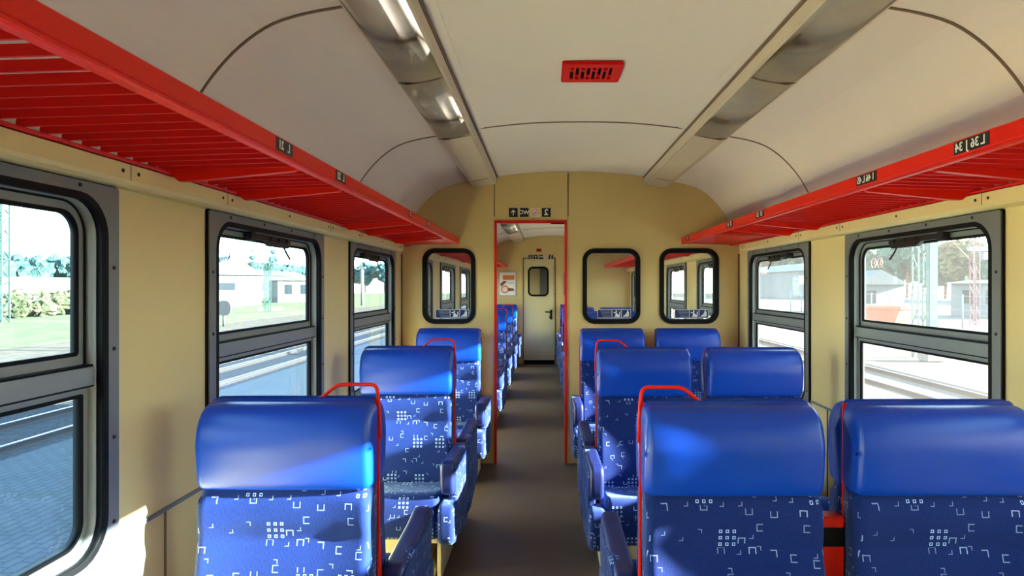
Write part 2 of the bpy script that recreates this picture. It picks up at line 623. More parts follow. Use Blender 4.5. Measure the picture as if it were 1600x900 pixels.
# end walls
def arch(y_gap=0.004):
    pts = [(XL, 0.0), (XR, 0.0), (XR, 1.80)]
    for x, z in prof[::-1][1:-1]:
        pts.append((x, z - 0.002))
    pts.append((XL, 1.80))
    return pts
DX0, DX1, DH = -0.405, 0.172, 2.0
PW = [(-0.985, -0.60), (0.34, 0.765), (0.978, 1.415)]     # partition window openings
PZ0, PZ1 = 1.185, 1.755
def ring_plate(name, u0, v0, u1, v1, r, wd, w0, w1, material, plane='xz'):
    return plate(name, [rr(u0, v0, u1, v1, r), rr(u0 + wd, v0 + wd, u1 - wd, v1 - wd, max(0.005, r - wd))], w0, w1, material, plane)

pts = arch()
outer = [(DX0, 0.0)] + [(XL, 0.0), (XL, 1.80)] + [p for p in pts[3:-1]][::-1] + [(XR, 1.80), (XR, 0.0), (DX1, 0.0), (DX1, DH), (DX0, DH)]
holes = [rr(a, PZ0, b, PZ1, 0.075) for a, b in PW]
ob('wall_partition', plate('wall_partition', [outer] + holes, YP, YP + 0.045, M['ochre']), kind='structure',
   label='ochre partition with open doorway and three framed panes')
# far partition with a doorway
FX0, FX1, FH = -0.395, 0.19, 1.985
outer2 = [(FX0, 0.0)] + [(XL, 0.0), (XL, 1.80)] + [p for p in pts[3:-1]][::-1] + [(XR, 1.80), (XR, 0.0), (FX1, 0.0), (FX1, FH), (FX0, FH)]
ob('wall_far', plate('wall_far', [outer2], Y1, Y1 + 0.045, M['ochre']), kind='structure', label='ochre far partition around the cream door')
ob('wall_end', plate('wall_end', [arch()], YE - 0.04, YE, M['cream']), kind='structure', label='cream wall of the entrance area')
ob('wall_back', plate('wall_back', [arch()], Y0 - 0.04, Y0, M['ochre']), kind='structure', label='ochre wall behind the viewpoint')

# vertical joints over the doorway and in the corners
n_tr = 7
for x, z0 in ((DX0 - 0.012, DH + 0.045), (DX1 + 0.022, DH + 0.045)):
    ob('trim_%d' % n_tr, boxes('trim', [(x - 0.004, x + 0.004, YP - 0.004, YP - 0.0005, z0, ceil_h(x) - 0.012)], M['seam']),
       kind='structure', label='vertical joint strip over the doorway'); n_tr += 1
for x, s_ in ((XL, 1), (XR, -1)):
    a, b = sorted((x, x + s_ * 0.012))
    ob('trim_%d' % n_tr, boxes('trim', [(a, b, YP - 0.014, YP - 0.001, 0.0, 1.735)], M['seam']), kind='structure', label='dark corner strip beside the partition'); n_tr += 1

# red frame of the doorway
fr = [[(DX0 - 0.012, 0.0), (DX0 - 0.012, DH + 0.014), (DX1 + 0.012, DH + 0.014), (DX1 + 0.012, 0.0), (DX1 - 0.006, 0.0), (DX1 - 0.006, DH - 0.006), (DX0 + 0.006, DH - 0.006), (DX0 + 0.006, 0.0)]]
ob('trim_%d' % n_tr, plate('trim', fr, YP - 0.012, YP + 0.057, M['red']), kind='structure', label='red painted frame of the open doorway'); n_tr += 1
ob('trim_%d' % n_tr, boxes('trim', [(DX1 - 0.12, DX1 - 0.008, YP + 0.005, YP + 0.035, DH - 0.014, DH - 0.007)], M['black']), kind='structure', label='black stop under the doorway header'); n_tr += 1

# ------------------------------------------------------------------ side windows
def window_meshes(side):
    ms = {}
    H = WH
    # local: x along the coach, y outward (0 = wall face), z height
    ms['flange'] = [plate('flange', [rr(-0.604, 0.712, 0.604, 1.738, 0.006, 1), rr(-H - 0.012, WZ0 - 0.012, H + 0.012, WZ1 + 0.008, 0.11)], -0.016, -0.010, M['grey'])]
    ms['seal'] = [plate('seal', [rr(-0.607, 0.709, 0.607, 1.741, 0.006, 1), rr(-H - 0.01, WZ0 - 0.01, H + 0.01, WZ1 + 0.006, 0.11)], -0.010, -0.0002, M['black'])]
    ms['gasket'] = [ring_plate('gasket', -H - 0.0115, WZ0 - 0.0115, H + 0.0115, WZ1 + 0.0075, 0.11, 0.017, -0.0175, 0.004, M['black'])]
    ms['reveal'] = [ring_plate('reveal', -H - 0.0015, WZ0 - 0.0015, H + 0.0015, WZ1 - 0.0005, 0.10, 0.010, 0.004, 0.052, M['greylight'])]
    fr1 = ring2('sash_frame', -H + 0.009, 1.262, H - 0.009, WZ1 - 0.011, 0.085, 0.006, 0.026, 0.034, 0.05, M['greylight'])
    fr2 = ring2('lower_frame', -H + 0.009, WZ0 + 0.009, H - 0.009, 1.208, 0.006, 0.085, 0.022, 0.026, 0.046, M['greylight'])
    ms['sash_frame'] = [fr1]
    ms['lower_frame'] = [fr2]
    ms['sash_gasket'] = [ring2('sash_gasket', -H + 0.034, 1.287, H - 0.034, WZ1 - 0.036, 0.062, 0.012, 0.010, 0.031, 0.047, M['black']),
                         ring2('lower_gasket', -H + 0.030, WZ0 + 0.030, H - 0.030, 1.187, 0.006, 0.065, 0.009, 0.022, 0.043, M['black']),
                         ring2('outer_sash_gasket', -H + 0.0085, 1.2575, H - 0.0085, WZ1 - 0.0105, 0.085, 0.006, 0.005, 0.030, 0.036, M['black'])]
    ms['transom'] = [boxes('transom', [(-H + 0.0095, H - 0.0095, 0.004, 0.05, 1.209, 1.257)], M['greylight'], 0.002)]
    ms['transom_seal'] = [boxes('transom_seal', [(-H + 0.0095, H - 0.0095, 0.010, 0.05, 1.257, 1.263), (-H + 0.0095, H - 0.0095, 0.008, 0.05, 1.204, 1.209)], M['black'])]
    ms['upper_pane'] = [plate('upper_pane', [rr2(-H + 0.040, 1.293, H - 0.040, WZ1 - 0.042, 0.055, 0.008)], 0.040, 0.043, M['glass' if side == 'left' else 'glassright'])]
    ms['lower_pane'] = [plate('lower_pane', [rr2(-H + 0.036, WZ0 + 0.036, H - 0.036, 1.181, 0.006, 0.058)], 0.036, 0.039, M['glasslow' if side == 'left' else 'glasslowright'])]
    t = 1 if side == 'left' else -1      # which way is forward along the coach
    # spring latch at the head of the sash
    bm = bmesh.new()
    a, b = sorted((-0.24 * t, 0.20 * t))
    box(bm, a, b, 0.008, 0.03, 1.665, 1.688)
    a, b = sorted((-0.235 * t, -0.20 * t))
    box(bm, a, b, 0.0, 0.03, 1.655, 1.692)
    vv = [(-0.06 * t, 1.664), (0.22 * t, 1.664), (0.18 * t, 1.645), (-0.02 * t, 1.645)]
    for y0_, y1_ in ((0.012, 0.03),):
        lo = [bm.verts.new((x, y0_, z)) for x, z in vv]
        hi = [bm.verts.new((x, y1_, z)) for x, z in vv]
        bm.faces.new(lo); bm.faces.new(hi)
        for k in range(4):
            bm.faces.new((lo[k], lo[(k + 1) % 4], hi[(k + 1) % 4], hi[k]))
    for k in range(3):
        cx = (-0.03 + 0.09 * k) * t
        bmesh.ops.create_cone(bm, cap_ends=True, segments=12, radius1=0.011, radius2=0.009, depth=0.012,
                              matrix=Matrix.Translation((cx, 0.004, 1.674)) @ Matrix.Rotation(R(90), 4, 'X'))
    ms['latch'] = [to_mesh(bm, 'latch', M['darkmetal'])]
    ms['pull_tab'] = [tube('pull_tab', round_path([(0.145 * t, 0.02, 1.650), (0.155 * t, 0.012, 1.625), (0.185 * t, 0.006, 1.595)], 0.01), 0.0045, M['darkmetal'], 8)]
    # screws on the flange
    bm = bmesh.new()
    for z in (0.83, 1.06, 1.30, 1.52):
        for x in (-0.582, 0.582):
            bmesh.ops.create_cone(bm, cap_ends=True, segments=10, radius1=0.006, radius2=0.005, depth=0.003,
                                  matrix=Matrix.Translation((x, -0.0175, z)) @ Matrix.Rotation(R(90), 4, 'X'))
    for x in (-0.45, -0.15, 0.15, 0.45):
        bmesh.ops.create_cone(bm, cap_ends=True, segments=10, radius1=0.006, radius2=0.005, depth=0.003,
                              matrix=Matrix.Translation((x, -0.0175, 1.726)) @ Matrix.Rotation(R(90), 4, 'X'))
    ms['screws'] = [to_mesh(bm, 'screws', M['darkmetal'])]
    # two round pictogram decals on the upper pane
    for k, cx in enumerate((-0.405, -0.345)):
        col = M['midgrey'] if side == 'left' else M['faintred']
        cz = 1.585
        loops = [circ(cx, cz, 0.026), circ(cx, cz, 0.0242)]
        if k == 0:
            fig = [[(cx - 0.012, cz - 0.012), (cx + 0.012, cz - 0.012), (cx + 0.012, cz - 0.010), (cx - 0.012, cz - 0.010)],
                   [(cx - 0.009, cz + 0.008), (cx + 0.006, cz + 0.008), (cx + 0.006, cz + 0.0105), (cx - 0.009, cz + 0.0105)],
                   [(cx + 0.004, cz - 0.007), (cx + 0.0065, cz - 0.007), (cx + 0.0065, cz + 0.006), (cx + 0.004, cz + 0.006)],
                   [(cx - 0.010, cz - 0.002), (cx + 0.002, cz - 0.002), (cx + 0.002, cz + 0.0005), (cx - 0.010, cz + 0.0005)]]
        else:
            fig = [circ(cx + 0.002, cz + 0.011, 0.004, 12),
                   [(cx - 0.002, cz + 0.006), (cx + 0.004, cz + 0.006), (cx + 0.003, cz - 0.004), (cx + 0.007, cz - 0.015), (cx + 0.004, cz - 0.016), (cx - 0.001, cz - 0.005), (cx - 0.007, cz - 0.015), (cx - 0.010, cz - 0.014), (cx - 0.004, cz - 0.003)],
                   [(cx - 0.018, cz - 0.0145), (cx - 0.016, cz - 0.017), (cx + 0.018, cz + 0.0145), (cx + 0.016, cz + 0.017)]]
        ms['decal%d' % k] = [plate('decal', loops, 0.0385, 0.0395, col), plate('decal_figure', fig, 0.0388, 0.0394, col)]
    return ms
WM = {'left': window_meshes('left'), 'right': window_meshes('right')}
n_win = 1
def place_window(side, yc, where):
    global n_win
    x = XL if side == 'left' else XR
    rot = R(90) if side == 'left' else R(-90)
    root = ob('window_%d' % n_win, None, loc=(x, yc, 0), rotz=rot, kind='structure', label=where)
    n_win += 1
    ms = WM[side]
    ob('window_frame', ms['flange'][0], root)
    ob('seal', ms['seal'][0], root)
    ob('gasket', ms['gasket'][0], root)
    ob('reveal', ms['reveal'][0], root)
    sf = ob('sash_frame', ms['sash_frame'][0], root)
    ob('gasket', ms['sash_gasket'][0], sf)
    ob('gasket', ms['sash_gasket'][2], sf)
    lf = ob('lower_frame', ms['lower_frame'][0], root)
    ob('gasket', ms['sash_gasket'][1], lf)
    t = ob('transom', ms['transom'][0], root)
    ob('seal', ms['transom_seal'][0], t)
    ob('upper_pane', ms['upper_pane'][0], root)
    ob('lower_pane', ms['lower_pane'][0], root)
    la = ob('latch', ms['latch'][0], root)
    ob('pull_tab', ms['pull_tab'][0], la)
    ob('screws', ms['screws'][0], root)
    for k in (0, 1):
        d = ob('decal', ms['decal%d' % k][0], root)
        ob('pictogram', ms['decal%d' % k][1], d)
ordn = ['behind the viewpoint', 'nearest', 'second from the viewpoint', 'beside the partition']
for i, yc in enumerate(near_wins):
    for side in ('left', 'right'):
        place_window(side, yc, 'grey framed two-part window on the %s wall, %s' % (side, ordn[i]))
for i, yc in enumerate(far_wins):
    for side in ('left', 'right'):
        place_window(side, yc, 'grey framed window on the %s wall of the next saloon' % side)

# cover strip over the windows
def cover_strip(name, side, y0, y1, ys_pair, ys_single, label):
    s_ = 1 if side == 'left' else -1
    x = XL if side == 'left' else XR
    pr = [(0.0, 1.742), (0.045, 1.741), (0.062, 1.746), (0.069, 1.756), (0.069, 1.798), (0.0, 1.802)]
    bm = bmesh.new()
    a = [bm.verts.new((x + s_ * u, y0, v)) for u, v in pr]
    b = [bm.verts.new((x + s_ * u, y1, v)) for u, v in pr]
    bm.faces.new(a); bm.faces.new(b)
    for k in range(len(pr)):
        bm.faces.new((a[k], a[(k + 1) % len(pr)], b[(k + 1) % len(pr)], b[k]))
    o = ob(name, to_mesh(bm, 'cover_strip', M['cream']), kind='structure', label=label)
    bm = bmesh.new()
    for y in ys_pair:
        for dy in (-0.034, 0.034):
            bmesh.ops.create_cone(bm, cap_ends=True, segments=12, radius1=0.0055, radius2=0.005, depth=0.003,
                                  matrix=Matrix.Translation((x + s_ * 0.0695, y + dy, 1.777)) @ Matrix.Rotation(R(90), 4, 'Y'))
    for y in ys_single:
        bmesh.ops.create_cone(bm, cap_ends=True, segments=12, radius1=0.0055, radius2=0.005, depth=0.003,
                              matrix=Matrix.Translation((x + s_ * 0.0695, y, 1.777)) @ Matrix.Rotation(R(90), 4, 'Y'))
    ob('screws', to_mesh(bm, 'screws', M['darkmetal']), o)
    js = []
    for y in ys_pair:
        a, b = sorted((x + s_ * 0.0690, x + s_ * 0.0698))
        js.append((a, b, y - 0.0012, y + 0.0012, 1.755, 1.799))
    ob('joint', boxes('joint', js, M['seam']), o)
n_tr += 0
for side in ('left', 'right'):
    cover_strip('trim_%d' % n_tr, side, Y0, 5.27, [0.1, 0.65, 1.80, 2.35, 3.48, 4.05, 5.18], [1.23, 2.92, 4.6], 'cream cover strip above the %s windows' % side); n_tr += 1
    cover_strip('trim_%d' % n_tr, side, 5.75, Y1 - 0.02, [7.0, 7.5, 8.8, 9.3, 10.5, 11.0, 12.3], [6.4, 8.16, 9.9, 11.7], 'cream cover strip above the %s windows of the next saloon' % side); n_tr += 1

# dado joint strips between the windows
for side in ('left', 'right'):
    x, s_ = (XL, 1) if side == 'left' else (XR, -1)
    for y in (2.08, 3.79, 0.36):
        a, b = sorted((x, x + s_ * 0.005))
        t = ob('trim_%d' % n_tr, boxes('trim', [(a, b, y - 0.24, y + 0.24, 0.766, 0.779)], M['grey']), kind='structure', label='thin grey joint strip under the %s wall panel' % side)
        n_tr += 1
        t = ob('trim_%d' % n_tr, boxes('trim', [(a, b, y - 0.003, y + 0.003, 0.03, 0.766)], M['seam']), kind='structure', label='vertical joint of the lower %s wall panel' % side)
        n_tr += 1

# ------------------------------------------------------------------ partition panes
def seat_loops(cx, cz, s):
    """reclined-seat pictogram"""
    a = [(cx - 0.30 * s, cz - 0.36 * s), (cx - 0.12 * s, cz - 0.36 * s), (cx - 0.02 * s, cz - 0.20 * s), (cx + 0.14 * s, cz - 0.24 * s), (cx + 0.22 * s, cz + 0.28 * s), (cx + 0.36 * s, cz + 0.28 * s), (cx + 0.30 * s, cz - 0.36 * s), (cx - 0.08 * s, cz - 0.37 * s), (cx - 0.22 * s, cz - 0.10 * s), (cx + 0.0 * s, cz + 0.12 * s), (cx - 0.30 * s, cz + 0.14 * s), (cx - 0.28 * s, cz + 0.24 * s), (cx + 0.06 * s, cz + 0.22 * s), (cx + 0.10 * s, cz + 0.0 * s), (cx - 0.08 * s, cz - 0.14 * s)]
    return a
DIAMOND = ['person leaning on a seat back', 'person lying in a seat']
def glazing(name, x0, x1, z0, z1, y, decal, label, r=0.075):
    root = ob(name, None, loc=((x0 + x1) / 2, y, z0), kind='structure', label=label)
    W, Hh = (x1 - x0) / 2, z1 - z0
    ob('window_frame', ring_plate('rubber_frame', -W - 0.027, -0.027, W + 0.027, Hh + 0.027, r + 0.025, 0.037, -0.014, 0.059, M['black']), root)
    ob('pane', plate('pane', [rr(-W + 0.003, 0.003, W - 0.003, Hh - 0.003, r)], 0.020, 0.025, M['glasspart']), root)
    if decal:
        dx, dz, s = 0.03, 0.055, 0.0725
        st = ob('decal', boxes('decal', [(dx - 0.145, dx + 0.135, 0.0170, 0.0198, dz - 0.037, dz + 0.037)], M['white']), root, label='white edged navy information sticker')
        bl = [(dx - 0.141, dx - 0.026, 0.0160, 0.0172, dz - 0.033, dz + 0.033), (dx - 0.021, dx + 0.054, 0.0160, 0.0172, dz - 0.033, dz + 0.033), (dx + 0.059, dx + 0.131, 0.0160, 0.0172, dz - 0.033, dz + 0.033)]
        ob('field', boxes('field', bl, M['navy']), st)
        ln = [(dx - 0.120 + 0.005 * k, dx - 0.032, 0.0152, 0.0162, dz + 0.022 - 0.012 * k, dz + 0.0245 - 0.012 * k) for k in range(5)]
        ob('print_lines', boxes('print_lines', ln, M['palegrey']), st)
        cx, cz, s = dx + 0.0165, dz, 0.066
        L1 = [circ(cx - 0.004, cz + 0.021, 0.0065, 12)]
        L2 = [[(cx - 0.028, cz + 0.014), (cx - 0.004, cz + 0.013), (cx + 0.010, cz - 0.004), (cx + 0.020, cz - 0.012), (cx + 0.022, cz + 0.018), (cx + 0.030, cz + 0.018), (cx + 0.026, cz - 0.027), (cx - 0.026, cz - 0.027), (cx - 0.010, cz - 0.018), (cx - 0.014, cz - 0.008), (cx - 0.006, cz + 0.004), (cx - 0.027, cz + 0.008)]]
        ob('pictogram', plate('pictogram', L1 + L2, 0.0150, 0.0162, M['white']), st)
        cx = dx + 0.095
        L3 = [circ(cx + 0.012, cz + 0.023, 0.006, 12), [(cx + 0.006, cz + 0.016), (cx + 0.024, cz + 0.018), (cx + 0.024, cz - 0.024), (cx - 0.018, cz - 0.024), (cx - 0.026, cz - 0.030), (cx - 0.022, cz - 0.016), (cx - 0.004, cz - 0.004)]]
        ob('pictogram', plate('pictogram', L3, 0.0150, 0.0162, M['white']), st)
    return root
wnames = ['left of the doorway', 'right of the doorway', 'at the right corner']
for (a, b), nm in zip(PW, wnames):
    glazing('window_%d' % n_win, a, b, PZ0, PZ1, YP, True, 'black edged partition pane %s' % nm); n_win += 1

# ------------------------------------------------------------------ far door
door = ob('door_1', None, loc=((FX0 + FX1) / 2, Y1, 0), kind='structure', label='cream door with rounded window in the far partition')
dw = (FX1 - FX0) / 2
wx0, wx1, wz0, wz1 = 0.075 - 0.215, 0.075 + 0.115, 1.28, 1.82
door_me = plate('door_leaf', [[(-dw + 0.008, 0.075), (dw - 0.008, 0.075), (dw - 0.008, FH - 0.008), (-dw + 0.008, FH - 0.008)], rr(-0.19, 1.30, 0.155, 1.81, 0.07)], 0.008, 0.04, M['doorcream'])
ob('door_leaf', door_me, door)
ob('kick_strip', boxes('kick_strip', [(-dw + 0.006, dw - 0.006, 0.004, 0.042, 0.0, 0.075)], M['black']), door)
ob('window_frame', ring_plate('rubber_frame', -0.215, 1.275, 0.18, 1.835, 0.095, 0.035, 0.0, 0.045, M['black']), door)
ob('pane', plate('pane', [rr(-0.187, 1.303, 0.152, 1.807, 0.068)], 0.02, 0.025, M['glasspart']), door)
hd = ob('door_handle', tube('door_handle', round_path([(0.225, 0.006, 0.98), (0.225, -0.05, 0.98), (0.11, -0.05, 0.985)], 0.02), 0.013, M['black']), door)
ob('lock_plate', boxes('lock_plate', [(0.205, 0.245, 0.0, 0.01, 0.84, 1.02)], M['black'], 0.002), door)
hk = ob('lock_knob', boxes('lock_knob', [(0.19, 0.235, -0.02, 0.0, 0.87, 0.90)], M['black'], 0.002), door)
ob('trim_%d' % n_tr, plate('trim', [[(FX0 - 0.02, 0), (FX0 - 0.02, FH + 0.02), (FX1 + 0.02, FH + 0.02), (FX1 + 0.02, 0), (FX1, 0), (FX1, FH), (FX0, FH), (FX0, 0)]], Y1 - 0.006, Y1 - 0.0005, M['seam']), kind='structure', label='brown joint around the far door'); n_tr += 1
# vestibule outer door beyond
ob('window_%d' % 40, ring_plate('rubber_frame', 0.12, 1.30, 0.42, 1.86, 0.09, 0.03, 13.40, 13.44, M['black']), kind='structure', label='black window frame seen through the far door')
ob('door_2', boxes('door_2', [(-0.10, 0.10, 13.45, 13.47, 0.0, 2.05)], M['grey']), kind='structure', label='grey folded door seen through the far door window')

# ------------------------------------------------------------------ signs over the doorways
def sign_tile(root, cx, cz, s, kind):
    if kind == 'smoke':
        t = ob('tile', boxes('tile', [(cx - s / 2, cx + s / 2, -0.003, 0.0, cz - s / 2, cz + s / 2)], M['pink']), root, label='pinkish white no smoking tile')
        loops = [circ(cx, cz, s * 0.40), circ(cx, cz, s * 0.355)]
        ob('ring', plate('ring', loops, -0.0042, -0.0025, M['redprint']), t)
        ob('bar', plate('bar', [[(cx - s * 0.27, cz - s * 0.25), (cx - s * 0.24, cz - s * 0.28), (cx + s * 0.28, cz + s * 0.25), (cx + s * 0.25, cz + s * 0.28)]], -0.0042, -0.0025, M['redprint']), t)
        ob('cigarette', plate('cigarette', [[(cx - s * 0.22, cz - s * 0.13), (cx + s * 0.2, cz - s * 0.10), (cx + s * 0.2, cz - s * 0.04), (cx - s * 0.22, cz - s * 0.08)]], -0.0046, -0.0026, M['blacksign']), t)
        return
    t = ob('tile', boxes('tile', [(cx - s / 2, cx + s / 2, -0.003, 0.0, cz - s / 2, cz + s / 2)], M['blacksign']), root, label='black square tile')
    if kind == 'arrow':
        k = s
        a = [(cx - 0.05 * k, cz - 0.34 * k), (cx + 0.05 * k, cz - 0.34 * k), (cx + 0.05 * k, cz + 0.12 * k), (cx + 0.22 * k, cz - 0.05 * k), (cx + 0.28 * k, cz + 0.03 * k), (cx, cz + 0.32 * k), (cx - 0.28 * k, cz + 0.03 * k), (cx - 0.22 * k, cz - 0.05 * k), (cx - 0.05 * k, cz + 0.12 * k)]
        ob('arrow', plate('arrow', [a], -0.0042, -0.0025, M['white']), t)
    elif kind == 'door':
        ob('door_mark', boxes('door_mark', [(cx - 0.25 * s, cx + 0.2 * s, -0.004, -0.002, cz - 0.32 * s, cz + 0.34 * s)], M['palegrey']), t)
        ob('door_panel', boxes('door_panel', [(cx - 0.15 * s, cx + 0.1 * s, -0.005, -0.003, cz - 0.05 * s, cz + 0.25 * s)], M['blacksign']), t)
    else:
        size = s * (0.95 if kind == '2' else 0.62)
        ob('lettering', text_mesh(kind, size, M['white'], 0.001), t, loc=(cx, -0.003, cz))
def sign_row(label, x0, y, z, s, gap, kinds):
    root = ob('direction_sign', None, loc=(x0, y, z), label=label, cat='sign')
    for i, k in enumerate(kinds):
        sign_tile(root, i * (s + gap), 0, s, k)
k_ = 5.514 / F
sign_row('row of black arrow, WC, no smoking and 2 tiles above the red doorway', (802 - 851) * k_, YP - 0.0002, CAM_H + (447 - 332) * k_, 0.073, 0.018, ['arrow', 'WC', 'smoke', '2'])
k_ = 12.55 / F
sign_row('row of five tiny tiles above the cream far door', (829 - 851) * k_, Y1 - 0.0062, CAM_H + (447 - 401.5) * k_, 0.078, 0.018, ['door', 'arrow', 'WC', 'smoke', '2'])
bx = ob('indicator_box', boxes('indicator_box', [(-0.05, 0.05, -0.025, 0, -0.03, 0.03)], M['redprint'], 0.004), loc=((842 - 851) * k_, Y1, CAM_H + (447 - 391) * k_), label='small dark red indicator box above the far door tiles', cat='indicator')
ob('lens', boxes('lens', [(-0.03, 0.03, -0.028, -0.024, -0.012, 0.012)], M['black']), bx)

# posters on the far partition
def poster(label, x0, x1, z0, z1, variant):
    root = ob('poster', None, loc=((x0 + x1) / 2, Y1 - 0.001, z0), label=label, cat='poster')
    W, Hh = (x1 - x0) / 2, z1 - z0
    ob('poster_frame', plate('poster_frame', [rr(-W, 0, W, Hh, 0.004, 1), rr(-W + 0.022, 0.022, W - 0.022, Hh - 0.022, 0.003, 1)], -0.014, 0.0, M['alu']), root)
    pr = ob('print', boxes('print', [(-W + 0.02, W - 0.02, -0.006, 0.0, 0.02, Hh - 0.02)], M['white'] if variant == 0 else M['blacksign']), root)
    if variant == 0:
        ob('orange_panel', boxes('orange_panel', [(-W + 0.08, W - 0.04, -0.0075, -0.0055, Hh * 0.66, Hh * 0.84)], M['orange']), pr)
        ob('caption_line', boxes('caption_line', [(0.01, W - 0.05, -0.0075, -0.0055, Hh * 0.52, Hh * 0.54)], M['brownprint']), pr)
        ob('food_picture', plate('food_picture', [circ(-W + 0.12, Hh * 0.28, 0.075, 20)], -0.0078, -0.0058, M['orange']), pr)
        ob('food_picture', plate('food_picture', [circ(-W + 0.12, Hh * 0.28, 0.05, 20)], -0.0085, -0.0070, M['pink']), pr)
        ob('food_picture', plate('food_picture', [[(-W + 0.05, Hh * 0.38), (-W + 0.16, Hh * 0.6), (-W + 0.1, Hh * 0.62), (-W + 0.03, Hh * 0.5)]], -0.0082, -0.0056, M['brownprint']), pr)
        ob('food_picture', plate('food_picture', [[(0.02, Hh * 0.2), (W - 0.04, Hh * 0.22), (W - 0.06, Hh * 0.32), (0.0, Hh * 0.34)]], -0.0082, -0.0056, M['brownprint']), pr)
    else:
        ob('red_panel', boxes('red_panel', [(-W + 0.04, W - 0.04, -0.0075, -0.0055, Hh * 0.35, Hh * 0.6)], M['redprint']), pr)
poster('framed white and orange food poster on the far partition left of the door', (779 - 851) * k_, (807 - 851) * k_, CAM_H + (447 - 463) * k_, CAM_H + (447 - 424) * k_, 0)
poster('framed dark poster on the far partition right of the door', (879.5 - 851) * k_, (907 - 851) * k_, CAM_H + (447 - 463) * k_, CAM_H + (447 - 424) * k_, 1)

# ================================================================== ceiling lights
def light_strip(label, side, y0, y1, segs, cover_from):
    sgn = -1 if side == 'left' else 1
    # cross section in d = distance from the coach centre line
    def P(d, z): return (XC + sgn * d, z)
    root = ob('ceiling_light', None, loc=(XC + sgn * 0.72, y0, 2.3), label=label, cat='ceiling light')
    ox, oy, oz = XC + sgn * 0.72, y0, 2.3
    def ext(name, pr, a, b, material, parent, smooth=False):
        bm = bmesh.new()
        A = [bm.verts.new((x - ox, a - oy, z - oz)) for x, z in pr]
        B = [bm.verts.new((x - ox, b - oy, z - oz)) for x, z in pr]
        bm.faces.new(A); bm.faces.new(B)
        n = len(pr)
        for k in range(n):
            bm.faces.new((A[k], A[(k + 1) % n], B[(k + 1) % n], B[k]))
        return ob(name, to_mesh(bm, name, material, smooth), parent)
    zi, zo = ceil_h(XC + 0.60) - 0.001, ceil_h(XC + 0.83) - 0.001
    # housing: a U shaped channel (outer web, tray top, inner web)
    hs_ = [P(0.605, zi), P(0.612, zi - 0.056), P(0.622, zi - 0.062), P(0.628, zi - 0.056), P(0.630, zi - 0.020), P(0.80, zo - 0.012), P(0.803, zo - 0.040), P(0.812, zo - 0.040), P(0.828, zo)]
    ext('housing', hs_, y0, y1, M['lamp'], root)
    # sloping flange on the centre side with its dark gap
    fl = [P(0.560, ceil_h(XC + 0.56) - 0.0008), P(0.597, zi - 0.0035), P(0.603, zi - 0.001)]
    ext('side_flange', fl, y0, y1, M['ceiling'], root)
    ext('gap_strip', [P(0.6005, zi - 0.004), P(0.6045, zi - 0.005), P(0.6075, zi - 0.016), P(0.6035, zi - 0.014)], y0, y1, M['seam'], root)
    # reflector tray and tubes
    for a, b in segs:
        ext('reflector', [P(0.655, zi - 0.027), P(0.755, zo - 0.020), P(0.755, zo - 0.024), P(0.655, zi - 0.031)], a + 0.10, b - 0.08, M['reflector'], root)
        t = tube('fluorescent_tube', [(XC + sgn * 0.70 - ox, a + 0.16 - oy, zi - 0.046 - oz), (XC + sgn * 0.70 - ox, b - 0.13 - oy, zi - 0.046 - oz)], 0.011, M['tube'])
        ob('fluorescent_tube', t, root)
        # clear cover: shallow curved shell
        inn = []
        outc = []
        for k in range(9):
            u = k / 8
            d = 0.624 + (0.806 - 0.624) * u
            base = (zi - 0.060) * (1 - u) + (zo - 0.040) * u
            z = base - 0.014 * sin(pi * u)
            outc.append(P(d, z))
            inn.append(P(d, z + 0.002))
        ext('lamp_cover', outc + inn[::-1], a + 0.003, b - 0.003, M['diffuser'], root, True)
        jl = []
    bm_parts = [P(0.622, zi - 0.066), P(0.66, zi - 0.071), P(0.77, zo - 0.050), P(0.808, zo - 0.045), P(0.806, zo - 0.036), P(0.626, zi - 0.055)]
    ext('blank_cover', bm_parts, cover_from, y1 - 0.002, M['lamp'], root)
    for yy in [a for a, b in segs] + [cover_from, cover_from + 1.45]:
        if y0 + 0.02 < yy < y1:
            ext('joint', [P(0.6205, zi - 0.0625), P(0.66, zi - 0.0735), P(0.77, zo - 0.0525), P(0.8095, zo - 0.043), P(0.80, zo - 0.046), P(0.66, zi - 0.070)], yy - 0.0015, yy + 0.0015, M['seam'], root)
for side in ('left', 'right'):
    light_strip('long yellowed ceiling lamp strip on the %s above the seats' % side, side, Y0, YP - 0.003, [(-1.6, -0.25), (-0.24, 1.18), (1.19, 2.69), (2.70, 3.70)], 3.72)
    light_strip('ceiling lamp strip on the %s of the next saloon' % side, side, YP + 0.05, Y1 - 0.003, [(6.2, 7.6), (7.62, 9.0), (9.02, 10.4)], 10.42)

# vent grille
gr = ob('vent_grille', None, loc=(0.205, 2.92, ceil_h(0.205) - 0.001), label='red slotted vent grille in the middle of the ceiling', cat='vent')
slots = []
for i in range(8):
    x0 = -0.094 + i * 0.024
    if i % 2 == 0:
        slots.append(rr(x0, -0.075, x0 + 0.016, -0.045, 0.002, 1))
        slots.append(rr(x0, -0.030, x0 + 0.016, 0.080, 0.002, 1))
    else:
        slots.append(rr(x0, -0.075, x0 + 0.016, 0.030, 0.002, 1))
        slots.append(rr(x0, 0.045, x0 + 0.016, 0.080, 0.002, 1))
ob('grille_plate', plate('grille_plate', [rr(-0.128, -0.122, 0.128, 0.122, 0.012, 3)] + slots, -0.016, -0.006, M['red'], 'xy'), gr)
ob('duct', boxes('duct', [(-0.115, 0.115, -0.11, 0.11, -0.005, 0.0)], M['black']), gr)
ob('rim', plate('rim', [rr(-0.130, -0.124, 0.130, 0.124, 0.012, 3), rr(-0.124, -0.118, 0.124, 0.118, 0.01, 3)], -0.0165, 0.0, M['reddark'], 'xy'), gr)

